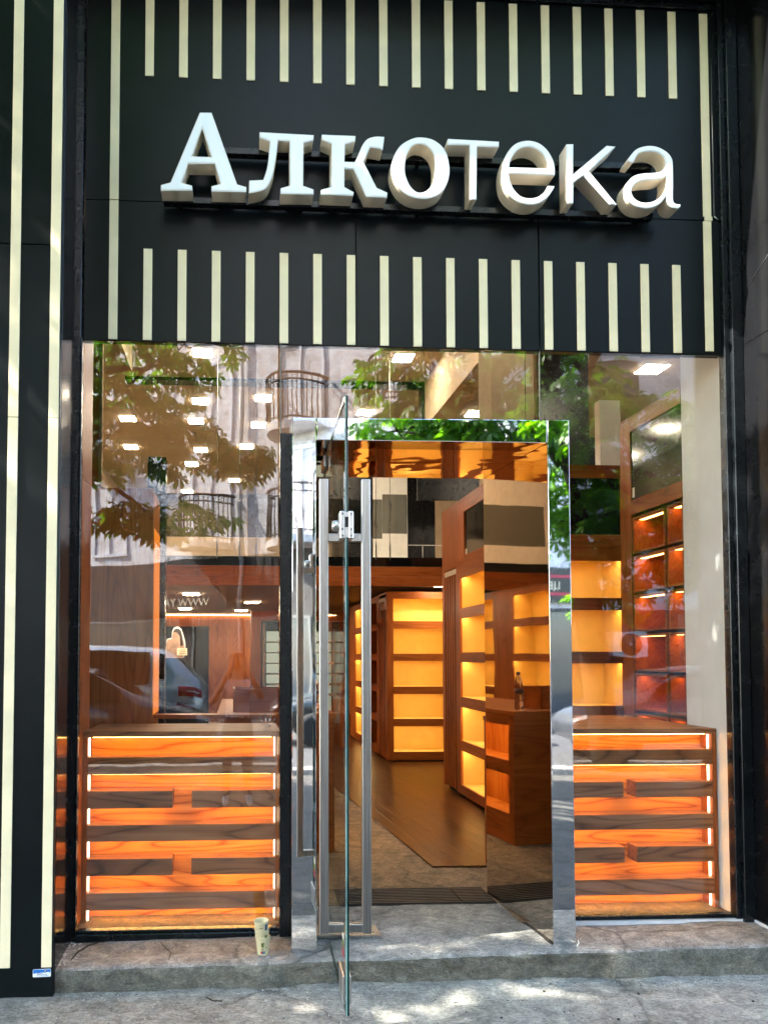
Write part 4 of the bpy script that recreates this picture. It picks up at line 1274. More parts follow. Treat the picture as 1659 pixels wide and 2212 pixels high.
def lamp(label, x, y, z, w, d, m, group):
    l_ = thing('ceiling_light', label, 'ceiling light', (x, y, z), group)
    box('frame', 'white_plastic', l_, x - w / 2 - 0.008, x + w / 2 + 0.008, y - d / 2 - 0.008, y + d / 2 + 0.008, z - 0.010, z - 0.001)
    box('diffuser', m, l_, x - w / 2, x + w / 2, y - d / 2, y + d / 2, z - 0.016, z - 0.0105)
ords = ['nearest', 'second', 'third', 'fourth', 'fifth', 'sixth']
for k, (x, y) in enumerate(((-0.43, 5.41), (-0.54, 7.19), (-0.657, 8.13))):
    lamp('lit ceiling panel, %s of the middle row behind the left window' % ords[k], x, y, 5.2, 0.225, 0.25, 'ceiling_lamp', 'upper ceiling panels')
for k, (x, y) in enumerate(((0.35, 7.0), (0.32, 8.28))):
    lamp('lit ceiling panel, %s of the row next to the reflected balcony' % ords[k], x, y, 5.2, 0.225, 0.25, 'ceiling_lamp', 'upper ceiling panels')
for k, (x, y) in enumerate(((2.016, 5.42), (1.894, 7.55))):
    lamp('lit ceiling panel, %s of the row above the steel doorway' % ords[k], x, y, 5.2, 0.225, 0.25, 'ceiling_lamp', 'upper ceiling panels')
for k, (x, y) in enumerate(((-1.70, 8.07),)):
    lamp('lit ceiling panel at the far left behind the left window, the nearer of two', x, y, 5.2, 0.225, 0.25, 'ceiling_lamp', 'upper ceiling panels')
lamp('lit ceiling panel in the dark bay right of the tan bulkhead', 3.545, 7.51, 5.2, 0.225, 0.25, 'ceiling_lamp', 'upper ceiling panels')
lamp('lit ceiling panel at the top right behind the right window', 5.25, 5.6, 5.2, 0.30, 0.30, 'ceiling_lamp', 'upper ceiling panels')
for k, (x, y) in enumerate(((-0.66, 8.9), (-0.80, 8.75), (0.143, 8.8))):
    pass
for k, (x, y) in enumerate(((-0.66, 9.82), (-0.88, 10.83), (-1.115, 13.3))):
    lamp('lit ceiling panel, %s of the middle row behind the left window' % ords[k + 3], x, y, 5.2, 0.225, 0.25, 'ceiling_lamp', 'upper ceiling panels')
for k, (x, y) in enumerate(((0.143, 9.54), (-0.076, 12.16))):
    lamp('lit ceiling panel, %s of the row next to the reflected balcony' % ords[k + 2], x, y, 5.2, 0.225, 0.25, 'ceiling_lamp', 'upper ceiling panels')
lamp('lit ceiling panel at the far left behind the left window, the farther of two', -1.87, 9.7, 5.2, 0.225, 0.25, 'ceiling_lamp', 'upper ceiling panels')
for k, (x, y) in enumerate(((-0.654, 7.15), (0.232, 8.74), (-0.96, 10.5), (0.07, 11.0))):
    lamp(['near left slim light under the mezzanine', 'near right slim light under the mezzanine', 'far left slim light under the mezzanine', 'far right slim light under the mezzanine'][k], x, y, 2.419, 0.22, 0.26, 'lamp_small', 'lights under the mezzanine')
lamp('slim light under the mezzanine above the far shelf block', 2.55, 5.66, 2.419, 0.2, 0.1, 'lamp_small', 'lights under the mezzanine')
for k, (x, y) in enumerate(((-0.36, 3.6), (-0.30, 1.8), (2.02, 3.6), (1.98, 1.8), (4.9, 3.6), (4.6, 1.7))):
    lamp('lit ceiling panel near the shop front, hidden above the fascia, ' + ['left row, farther', 'left row, nearer', 'middle row, farther', 'middle row, nearer', 'right row, farther', 'right row, nearer'][k], x, y, 5.2, 0.225, 0.25, 'ceiling_lamp', 'upper ceiling panels')
bw = thing('rear_panelling', 'vertical wood panelling of the rear wall under the mezzanine', 'panelling', (0, 12.3, FZ))
for k in range(9):
    box('board', 'wood_z', bw, -2.6 + 0.6 * k + 0.002, -2.6 + 0.6 * (k + 1) - 0.002, 12.3, 12.32, FZ, 2.40)
box('cove_light', 'led_line', bw, -2.4, 0.35, 12.27, 12.285, 2.385, 2.398)
dd = thing('dark_door', 'black door panel at the rear left with a cut-out poster on it', 'door', (-1.0, 11.0, FZ))
box('leaf', 'screen_black', dd, -1.475, -0.545, 11.0, 11.06, FZ, 2.103, 0.002)
pst = thing('cutout_poster', 'cut-out picture of a figure with a white outline on the dark door', 'poster', (-1.18, 10.99, 1.52))
fig = [(-1.385, 1.50), (-1.375, 1.78), (-1.34, 1.86), (-1.25, 1.885), (-1.245, 2.00), (-1.21, 2.075), (-1.14, 2.10), (-1.07, 2.06), (-1.03, 1.95), (-0.99, 1.80), (-0.985, 1.70), (-1.01, 1.50)]
B().prism(fig, 10.985, 10.992).build('outline', 'poster_white', pst)
cx_ = sum(p[0] for p in fig) / len(fig)
B().prism([(cx_ + (x - cx_) * 0.84, 1.50 + (z - 1.50) * 0.95) for x, z in fig], 10.980, 10.9845).build('figure', 'poster_skin', pst)
B().prism([(-1.225, 1.99), (-1.19, 2.045), (-1.13, 2.06), (-1.08, 2.03), (-1.05, 1.93), (-1.03, 1.75), (-1.08, 1.72), (-1.10, 1.92), (-1.16, 1.99)], 10.976, 10.9795).build('hair', 'poster_hair', pst)
B().prism([(-1.145, 1.55), (-0.955, 1.55), (-0.955, 1.685), (-1.145, 1.685)], 10.970, 10.9755).build('tag', 'sign_cream', pst)
for k in range(3):
    box('tag_print', 'poster_skin', pst, -1.11, -0.99, 10.9675, 10.9695, 1.58 + 0.033 * k, 1.592 + 0.033 * k)

# drinks cooler
ck = thing('drinks_cooler', 'black drinks cooler with pale lit shelves in a wooden surround at the rear', 'cooler', (0.9, 7.6, FZ))
box('surround', 'wood_z', ck, 0.20, 0.34, 7.48, 8.3, FZ, 2.195, 0.001)
box('surround', 'wood_x', ck, 0.3405, 1.62, 7.48, 8.3, 2.055, 2.195, 0.001)
box('surround', 'wood_z', ck, 1.50, 1.62, 7.48, 8.3, FZ, 2.054, 0.001)
box('case', 'screen_black', ck, 0.36, 1.48, 8.22, 8.28, FZ, 2.04)
box('case', 'screen_black', ck, 0.345, 0.362, 7.52, 8.22, FZ, 2.04)
box('case', 'screen_black', ck, 0.42, 1.48, 7.52, 7.55, 1.93, 2.04)
box('door_edge', 'white_plastic', ck, 0.363, 0.400, 7.50, 7.53, FZ, 2.04)
box('door_gasket', 'screen_black', ck, 0.402, 0.42, 7.505, 7.53, FZ, 2.04)
box('inner_light', 'cooler_light', ck, 0.44, 1.46, 8.205, 8.218, 0.5, 1.92)
for z in (1.751, 1.592, 1.433, 1.274, 1.116, 0.957):
    box('shelf', 'white_plastic', ck, 0.425, 1.47, 7.56, 8.2, z - 0.014, z)

# cups on the step
cupg = 'paper cups stacked on the step'
zc0 = z_step(0.12, -0.24) + 0.002
def cup(label, cx, cy, z0, tilt, sq, marks):
    c = thing('paper_cup', label, 'cup', (cx, cy, z0), cupg)
    prof = [(0.0005, 0.004), (0.0225, 0.004), (0.0235, 0.0), (0.0255, 0.004), (0.0335, 0.078), (0.0352, 0.080), (0.0356, 0.0825), (0.0340, 0.0835), (0.0325, 0.081), (0.0240, 0.007), (0.0005, 0.006)]
    o = B().lathe([(r_, z0 + h) for r_, h in prof], (cx, cy, 0), 28).build('wall', 'cup_paper', c)
    if sq:
        for v_ in o.data.vertices:
            v_.co.x *= 1.0 + 0.04 * math.sin(v_.co.z * 60 + 1)
    c.rotation_euler = (tilt[0], tilt[1], 0)
    def patch(name, m, a0, a1, h0, h1, shape=None):
        b = B()
        n = 6
        va, vb = [], []
        for k in range(n + 1):
            a = R(a0 + (a1 - a0) * k / n)
            ro = lambda h: 0.0255 + (0.0335 - 0.0255) * (h - 0.004) / 0.074 + 0.0006
            va.append(b.bm.verts.new((cx + ro(h0) * math.sin(a), cy - ro(h0) * math.cos(a), z0 + h0)))
            vb.append(b.bm.verts.new((cx + ro(h1) * math.sin(a), cy - ro(h1) * math.cos(a), z0 + h1)))
        for k in range(n):
            b.bm.faces.new((va[k], va[k + 1], vb[k + 1], vb[k]))
        b.build(name, m, c)
    for mk in marks:
        patch(*mk)
    return c
cup('lowest paper cup of the stack on the step, printed with a flower', 0.120, -0.245, zc0, (0, 0), False,
    [('red_square', 'cup_red', -22, -2, 0.010, 0.022), ('blue_square', 'cup_blue', -1.5, 20, 0.010, 0.022), ('stem', 'cup_green', -2.5, 1, 0.022, 0.046), ('leaf', 'cup_green', -12, -3, 0.028, 0.033),
     ('petal', 'cup_green', -16, -5, 0.044, 0.060), ('petal', 'cup_green', -4, 9, 0.047, 0.062), ('petal', 'cup_green', -9, 4, 0.040, 0.047), ('scribble', 'cup_green', 24, 42, 0.036, 0.039)])
cup('middle paper cup of the stack on the step', 0.1185, -0.2445, zc0 + 0.033, (R(1.5), R(-2)), True, [('leaf', 'cup_green', 22, 44, 0.051, 0.063), ('scribble', 'cup_green', -10, 4, 0.060, 0.062)])
cup('topmost paper cup of the stack on the step, slightly crumpled', 0.1165, -0.244, zc0 + 0.071, (R(2.5), R(-3)), True, [('dark_logo', 'sticker_navy', 30, 52, 0.040, 0.072), ('scribble', 'cup_green', -20, 10, 0.056, 0.059)])

# litter
random.seed(11)
def twig(label, pts, r_):
    o = B().tube(pts, r_, 6).build('fallen_twig', 'twig')
    tag(o, label, 'twig', 'twigs fallen on the step and pavement')
def gz(x, y, e=0.004):
    return (x, y, (z_step(x, y) if y > -0.33 else z_pave(x, y)) + e)
twig('curved dark twig on the step at the foot of the left pilaster', [gz(-0.745, -0.235), gz(-0.735, -0.16), gz(-0.70, -0.08), gz(-0.66, -0.045)], [0.003, 0.004, 0.004, 0.003])
twig('thin twig on the step below the left window sill', [gz(-0.36, -0.07), gz(-0.33, -0.14), gz(-0.30, -0.20), gz(-0.305, -0.27)], 0.0016)
twig('short stalk lying on the pavement left of the door', [gz(0.02, -0.72), gz(0.05, -0.745), gz(0.075, -0.75)], [0.006, 0.002, 0.002])
twig('thin bent twig on the pavement before the left step', [gz(-0.13, -0.42), gz(-0.10, -0.455), gz(-0.06, -0.46)], 0.003)
for k, (x, y) in enumerate(((1.08, -0.68), (1.55, -0.72), (0.93, -0.52), (1.9, -0.9), (2.2, -0.6), (0.75, -1.0), (1.35, -0.45), (2.4, -0.45), (-0.3, -0.8), (1.75, -0.5))):
    b = B()
    b.lathe([(0.0005, 0.0), (0.006, 0.001), (0.007, 0.004), (0.003, 0.007), (0.0005, 0.007)], (x, y, z_pave(x, y) + 0.001), 7)
    o = b.build('pebble', ['twig', 'twig', 'debris_white'][k % 3])
    tag(o, ['tiny dark crumb of litter lying on the pavement', 'tiny dark crumb of litter lying on the pavement', 'tiny pale crumb of litter lying on the pavement'][k % 3], 'litter', 'crumbs of litter on the pavement')
wire = B().tube([(1.592, -0.256, z_step(1.6, -0.26) + 0.022), (1.594, -0.262, z_step(1.6, -0.26) + 0.010), (1.584, -0.268, z_step(1.6, -0.26) + 0.004), (1.575, -0.285, z_step(1.6, -0.3) + 0.004)], 0.0026, 6).build('cable_end', 'white_plastic')
tag(wire, 'short white cable end at the foot of the right steel post', 'cable')
# mortar crumbs in the corner by the left pilaster
random.seed(4)
b = B()
for k in range(45):
    f = random.random()
    x = -0.79 + random.random() ** 2 * 0.07
    y = -0.30 + f * 0.27
    s = random.uniform(0.002, 0.006)
    b.box(x - s, x + s, y - s * 0.8, y + s * 0.8, z_step(x, y) - 0.002, z_step(x, y) + s, s * 0.3)
o = b.build('mortar_crumbs', 'debris_white'); tag(o, 'crumbled pale mortar in the corner by the left pilaster', 'rubble', None, 'stuff')

# grit scattered over the step and pavement
random.seed(9)
for m_, n_, lab in (('twig', 420, 'dark grit and leaf crumbs scattered on the step and pavement'), ('debris_white', 420, 'pale grit scattered on the step and pavement')):
    b = B()
    for k in range(n_):
        x = random.uniform(-0.75, 2.7)
        y = random.uniform(-0.80, -0.36) if random.random() < 0.75 else random.uniform(-0.31, -0.06)
        if random.random() < 0.35:
            y = -0.36 - abs(random.gauss(0, 0.025))
        s = abs(random.gauss(0, 0.0016)) + 0.0009
        zz = (z_step(x, y) if y > -0.33 else z_pave(x, y)) + 0.001
        if -0.33 < y and 0.24 < x < 0.38 or (y > -0.33 and 1.46 < x < 1.6):
            continue
        a = random.uniform(0, 3.14)
        ca, sa = math.cos(a) * s, math.sin(a) * s
        v_ = [b.bm.verts.new((x + dx * ca - dy * sa * 0.6, y + dx * sa + dy * ca * 0.6, zz + dz * s)) for dx, dy, dz in ((-1, -1, 0), (1.2, -0.8, 0), (0.9, 1, 0), (-1, 1.1, 0), (0.1, 0, 1.1))]
        for i in range(4):
            b.bm.faces.new((v_[i], v_[(i + 1) % 4], v_[4]))
    o = b.build('grit', m_); tag(o, lab, 'grit', None, 'stuff')

# ================================================================== the street behind the viewer (seen in the glass and steel)
bd_ = thing('apartment_building', 'pale stone apartment building across the street with round balconies', 'building', (0.5, -15.2, 0))
BY = -15.0
box('wall', 'facade_stone', bd_, -20, 6.2, BY - 4, BY - 0.03, -0.1, 15.5)
box('cornice', 'balcony_slab', bd_, -20.2, 6.4, BY - 4.2, BY + 0.35, 15.5, 15.9)
pn_ = B().box(-0.595, 0.595, BY - 0.0295, BY, -0.295, 0.295, 0.006).build('stone_panel', 'facade_stone', bd_)
off0 = -WLOC[bd_.name]
openings = []
cols = [-9.8, -7.2, -4.6, -1.2, 1.4, 4.0]
floors = [4.45, 7.15, 9.85, 12.5]
for cx in cols:
    for fz in floors:
        openings.append((cx - 0.62, cx + 0.62, fz, fz + 2.15))
base_loc = Vector(pn_.location)
first = True
for j in range(12):
    z = 3.3 + 0.60 * j
    for i in range(-8, 6):
        x = i * 1.2 + (0.6 if j % 2 else 0.0)
        if x > 5.6 or any(x + 0.59 > a and x - 0.59 < b and z + 0.29 > c and z - 0.29 < d for a, b, c, d in openings):
            continue
        if first:
            pn_.location = base_loc + Vector((x, 0, z)); first = False
        else:
            share(pn_, bd_, (0, 0, 0)).location = base_loc + Vector((x, 0, z))
for k, (a, b, c, d) in enumerate(openings):
    f = B()
    f.box(a, a + 0.08, BY - 0.06, BY + 0.02, c, d).box(b - 0.08, b, BY - 0.06, BY + 0.02, c, d).box(a + 0.08, b - 0.08, BY - 0.06, BY + 0.02, d - 0.08, d).box((a + b) / 2 - 0.03, (a + b) / 2 + 0.03, BY - 0.06, BY + 0.01, c, d - 0.08).box(a + 0.08, b - 0.08, BY - 0.06, BY + 0.02, c, c + 0.08)
    fo = f.build('window', 'window_white', bd_)
    box('pane', 'window_dark' if k % 3 else 'shutter', fo, a + 0.081, b - 0.081, BY - 0.055, BY - 0.04, c + 0.081, d - 0.081)
for (x, z) in ((1.4, 7.12), (1.4, 4.42), (-1.2, 4.55), (4.0, 7.12), (-4.6, 7.12)):
    r_ = 0.74
    bal = [(x + r_ * math.cos(R(a)), BY + 0.02 + 0.95 * math.sin(R(a))) for a in range(0, 181, 12)]
    bo = B().prism(bal, z - 0.2, z - 0.02, 0, 'z').build('balcony', 'balcony_slab', bd_)
    rl = B()
    for h in (0.08, 0.95, 1.12):
        rl.tube([(px, py, z + h) for px, py in bal], 0.034 if h > 1 else 0.022, 6)
    for k, a in enumerate(range(6, 175, 9)):
        px, py = x + r_ * math.cos(R(a)), BY + 0.02 + 0.95 * math.sin(R(a))
        rl.tube([(px, py, z + 0.0), (px, py, z + 1.1)], 0.014, 5)
    rl.build('railing', 'balcony_dark', bo)
B().tube([(-0.25, BY + 0.08, 0), (-0.25, BY + 0.08, 15.4)], 0.06, 8).build('drainpipe', 'balcony_slab', bd_)
# shop level of the building
for (x0, x1) in ((-9.5, -6.4), (-5.9, -2.2), (-1.7, 1.6), (2.2, 5.4)):
    f = box('shop_front', 'window_dark', bd_, x0, x1, BY - 0.02, BY + 0.02, 0.1, 2.6)
    B().box(x0 - 0.06, x0, BY - 0.02, BY + 0.05, 0, 2.66).box(x1, x1 + 0.06, BY - 0.02, BY + 0.05, 0, 2.66).box(x0, x1, BY - 0.02, BY + 0.05, 2.6, 2.66).build('frame', 'grey_metal', f)
box('base_course', 'granite_dark', bd_, -20, 6.2, BY - 0.028, BY + 0.015, -0.1, 4.2)

bd_.rotation_euler = (0, 0, R(33)); bd_.location = (0.85, -15.2, -0.15)
bb = thing('apartment_building', 'second pale building across the street, right of the balconies', 'building', (12, -15.2, 0))
box('wall', 'facade_stone', bb, 4.9, 28, BY - 5, BY - 0.03, -0.1, 12.5)
box('cornice', 'balcony_slab', bb, 4.8, 28.2, BY - 5.2, BY + 0.3, 12.5, 12.8)
for cx in (6.5, 9.5, 12.5, 15.5):
    for fz in (4.6, 7.5, 10.0):
        f = B().box(cx - 0.7, cx - 0.62, BY - 0.03, BY + 0.04, fz, fz + 1.6).box(cx + 0.62, cx + 0.7, BY - 0.03, BY + 0.04, fz, fz + 1.6).box(cx - 0.62, cx + 0.62, BY - 0.03, BY + 0.04, fz + 1.52, fz + 1.6).box(cx - 0.62, cx + 0.62, BY - 0.03, BY + 0.06, fz, fz + 0.08).build('window', 'window_white', bb)
        box('pane', 'window_dark', f, cx - 0.619, cx + 0.619, BY - 0.025, BY - 0.01, fz + 0.081, fz + 1.519)
box('base_course', 'granite_dark', bb, 4.9, 28, BY - 0.028, BY + 0.015, -0.1, 2.7)
for (x0, x1) in ((5.8, 8.8), (11.0, 14.0)):
    box('shop_front', 'window_dark', bb, x0, x1, BY - 0.02, BY + 0.03, 0.1, 2.6)
sgn = thing('street_sign_board', 'dark sign board with red bands across the street, mirrored in the right steel post', 'sign', (7.3, BY + 0.12, 3.2))
box('board', 'black_frame', sgn, 5.9, 8.9, BY + 0.05, BY + 0.12, 2.85, 3.65)
box('band', 'sign_red', sgn, 5.9, 8.9, BY + 0.1205, BY + 0.135, 3.02, 3.09)
box('band', 'sign_red', sgn, 5.9, 8.9, BY + 0.1205, BY + 0.135, 3.42, 3.48)
text_obj('lettering', 'ЦЕНТЪР', 0.24, 'sign_cream', sgn, (7.28, BY + 0.14, 3.16), (R(90), 0, R(180)), 0.006)
s2 = thing('street_sign_board', 'pale web address lettering on a brown board across the street', 'sign', (0.5, -15.2, 0))
box('board', 'balcony_dark', s2, -3.6, -0.2, BY + 0.05, BY + 0.10, 2.72, 3.16)
text_obj('lettering', 'WWW.YA', 0.30, 'sign_cream', s2, (-1.45, BY + 0.112, 2.83), (R(90), 0, R(180)), 0.006)
s2.rotation_euler = (0, 0, R(33))
ac = thing('air_conditioner', 'white air conditioner unit with round dark fan on the facade opposite', 'air conditioner', (9.7, BY + 0.2, 1.5))
box('case', 'window_white', ac, 9.15, 10.05, BY + 0.02, BY + 0.36, 1.52, 2.14, 0.015)
B().lathe([(0.0001, 0), (0.26, 0), (0.26, 0.02), (0.0001, 0.02)], (9.62, BY + 0.361, 1.83), 24, 0, 'y').build('fan', 'balcony_dark', ac)
B().lathe([(0.0001, 0), (0.035, 0), (0.035, 0.012), (0.0001, 0.012)], (9.62, BY + 0.382, 1.83), 12, 0, 'y').build('hub', 'window_white', ac)

# ------------------------------------------------------------------ chestnut trees
def leaf_template():
    V, Fc = [], []
    lens = [0.62, 0.82, 0.96, 1.0, 0.96, 0.82, 0.62]
    angs = [-118, -78, -38, 0, 38, 78, 118]
    for L_, a in zip(lens, angs):
        ca, sa = math.cos(R(a)), math.sin(R(a))
        def P(u, w, dz):
            return (u * sa + w * ca, u * ca - w * sa, dz)
        i = len(V)
        V += [P(0.02, 0, 0), P(L_ * 0.45, L_ * 0.12, 0.02 * L_), P(L_ * 0.75, L_ * 0.165, -0.06 * L_), P(L_, 0, -0.26 * L_), P(L_ * 0.75, -L_ * 0.165, -0.06 * L_), P(L_ * 0.45, -L_ * 0.12, 0.02 * L_), P(L_ * 0.6, 0, -0.055 * L_)]
        Fc += [(i, i + 1, i + 2, i + 6), (i + 6, i + 2, i + 3, i + 4), (i, i + 6, i + 4, i + 5)]
    return np.array(V), np.array(Fc)
LV, LF = leaf_template()
def make_crown(clumps, rg, size=(0.15, 0.21)):
    allv, allf = [], []
    base = 0
    for (c, rad, n) in clumps:
        for k in range(n):
            d = rg.normal(size=3); d /= np.linalg.norm(d)
            rr = rg.uniform(0.35, 1.0) ** 0.6
            p = np.array(c) + d * rr * np.array(rad)
            s = rg.uniform(*size)
            az = rg.uniform(0, 2 * math.pi)
            out = math.atan2(d[0], d[1])
            az = out + rg.normal() * 0.9
            tilt = rg.uniform(0.1, 1.15)
            ca, sa = math.cos(tilt), math.sin(tilt)
            # leaf points along +y, droop about x, then turned to azimuth
            Rx = np.array([[1, 0, 0], [0, ca, sa], [0, -sa, ca]])
            cz, sz = math.cos(az), math.sin(az)
            Rz = np.array([[cz, sz, 0], [-sz, cz, 0], [0, 0, 1]])
            rl = rg.normal() * 0.35
            Ry = np.array([[math.cos(rl), 0, math.sin(rl)], [0, 1, 0], [-math.sin(rl), 0, math.cos(rl)]])
            v_ = (LV * s) @ (Rz @ Rx @ Ry).T + p
            allv.append(v_); allf.append(LF + base); base += len(LV)
    return np.concatenate(allv), np.concatenate(allf)
def chestnut(label, trunk, limbs, clumps, seed, loc):
    tr = thing('chestnut_tree', label, 'tree', loc)
    rg = np.random.default_rng(seed)
    b = B()
    b.tube(trunk[0], trunk[1], 12)
    b.build('trunk', 'bark', tr)
    lb = B()
    for (pts, r_) in limbs:
        lb.tube(pts, r_, 7)
    # twigs out to every clump
    for (c, rad, n) in clumps:
        for k in range(4):
            d = rg.normal(size=3); d /= np.linalg.norm(d)
            e = np.array(c) + d * np.array(rad) * 0.85
            m_ = np.array(c) + d * np.array(rad) * 0.4 + rg.normal(size=3) * 0.06
            lb.tube([c, tuple(m_), tuple(e)], [0.022, 0.014, 0.006], 5)
    lb.build('limb', 'bark', tr)
    V, Fc = make_crown(clumps, rg)
    off = np.array(WLOC[tr.name])
    me = bpy.data.meshes.new('crown')
    me.from_pydata((V - off).tolist(), [], Fc.tolist())
    me.materials.append(mat('chestnut_leaf'))
    me.shade_smooth()
    o = bpy.data.objects.new('crown', me); COL.objects.link(o); o.parent = tr
    o['kind'] = 'stuff'
    return tr
YT = -6.4
clR = [((3.2, -6.2, 4.6), (0.95, 0.8, 0.75), 170), ((4.2, -6.6, 5.3), (1.2, 0.9, 0.8), 220), ((5.4, -6.5, 4.4), (1.1, 0.9, 0.9), 220), ((3.3, -6.3, 3.55), (0.75, 0.7, 0.55), 130), ((4.6, -6.0, 3.3), (0.95, 0.8, 0.5), 170),
       ((2.05, -6.6, 5.35), (0.55, 0.5, 0.36), 45), ((6.4, -6.2, 3.3), (0.8, 0.7, 0.7), 120), ((3.9, -7.6, 4.6), (1.2, 0.7, 1.0), 150), ((5.8, -5.6, 2.65), (0.55, 0.5, 0.35), 45), ((4.0, -5.2, 4.4), (0.8, 0.6, 0.5), 90),
       ((3.7, -6.6, 4.4), (1.6, 0.5, 1.1), 160), ((5.0, -7.4, 3.6), (1.4, 0.6, 0.8), 140), ((5.6, -6.3, 3.0), (0.8, 0.6, 0.9), 190), ((6.4, -6.6, 4.4), (0.9, 0.7, 1.0), 170), ((5.2, -6.9, 2.3), (0.7, 0.5, 0.4), 60), ((2.5, -6.3, 4.75), (0.6, 0.5, 0.45), 90), ((2.9, -6.4, 5.6), (0.8, 0.6, 0.6), 130), ((2.2, -6.2, 5.9), (0.6, 0.5, 0.4), 70), ((2.0, -6.3, 4.4), (0.5, 0.5, 0.32), 85), ((2.85, -6.2, 4.3), (0.5, 0.5, 0.4), 90)]
clL = [((-1.25, -6.4, 5.35), (1.0, 0.8, 0.75), 260), ((-1.75, -6.2, 4.35), (0.7, 0.6, 0.55), 150), ((-0.72, -6.4, 4.35), (0.6, 0.55, 0.5), 130), ((0.10, -6.3, 4.10), (0.5, 0.45, 0.28), 70), ((-1.0, -6.0, 3.25), (0.95, 0.6, 0.24), 105),
       ((-2.8, -6.5, 4.9), (0.9, 0.8, 0.8), 140), ((-3.6, -6.4, 3.9), (0.9, 0.8, 0.6), 120), ((-0.2, -6.9, 5.9), (0.35, 0.4, 0.25), 14), ((-2.4, -6.0, 3.4), (0.7, 0.5, 0.3), 55)]
rg = np.random.default_rng(5)
def canopy(x0, x1, y0, y1, z0, z1, n, rg, per=95):  # leaf clumps added overhead, out of view, to shade facade and pavement
    out = []
    for k in range(n):
        x = rg.uniform(x0, x1); y = rg.uniform(y0, y1); z = rg.uniform(z0, z1)
        r_ = rg.uniform(0.9, 1.35)
        out.append(((x, y, z), (r_, r_, r_ * 0.5), int(per * r_)))
    return out
clR2 = clR + canopy(1.5, 6.0, -5.4, -2.8, 6.0, 7.6, 5, rg, 100)
clL2 = clL + canopy(-5.5, -0.6, -6.0, -1.0, 5.6, 7.6, 19, rg, 210)
clM2 = canopy(-12.0, -4.5, -6.6, -0.9, 5.0, 8.0, 30, rg, 220)
def limbs_for(hub, clumps, rg):
    out = []
    for (c, rad, n) in clumps:
        h = Vector(hub); e = Vector(c)
        st_ = h + Vector((rg.uniform(-0.1, 0.1), rg.uniform(-0.1, 0.1), rg.uniform(-0.9, 1.2)))
        mid = st_.lerp(e, 0.5) + Vector((rg.uniform(-0.2, 0.2), rg.uniform(-0.2, 0.2), 0.35))
        q1 = st_.lerp(mid, 0.5) + Vector((0, 0, 0.12)); q2 = mid.lerp(e, 0.5)
        out.append(([st_, q1, mid, q2, e], [0.085, 0.07, 0.052, 0.036, 0.02]))
    return out
chestnut('tall horse chestnut with leaning dark trunk, mirrored at the right of the shop front',
         ([(5.15, -6.6, -0.05), (5.0, -6.6, 0.8), (4.85, -6.6, 2.2), (4.6, -6.6, 3.6), (4.25, -6.6, 5.0), (4.1, -6.5, 6.5)], [0.24, 0.20, 0.18, 0.17, 0.14, 0.10]),
         limbs_for((4.35, -6.6, 4.9), clR2, rg), clR2, 21, (5.1, -6.6, 0))
chestnut('horse chestnut whose hanging leaves are mirrored in the left window',
         ([(-4.4, -6.7, -0.05), (-4.35, -6.7, 1.2), (-4.2, -6.65, 2.8), (-3.9, -6.6, 4.3), (-3.6, -6.5, 6.2)], [0.25, 0.20, 0.18, 0.15, 0.10]),
         limbs_for((-3.8, -6.6, 4.8), clL2, rg), clL2, 22, (-4.4, -6.7, 0))

chestnut('unseen third horse chestnut added farther left to shade the shop front and pavement',
         ([(-9.4, -5.2, -0.05), (-9.35, -5.2, 1.5), (-9.2, -5.1, 3.2), (-9.0, -4.9, 5.0), (-8.9, -4.6, 6.4)], [0.25, 0.20, 0.18, 0.15, 0.10]),
         limbs_for((-9.0, -4.8, 5.2), clM2, rg), clM2, 23, (-9.4, -5.2, 0))

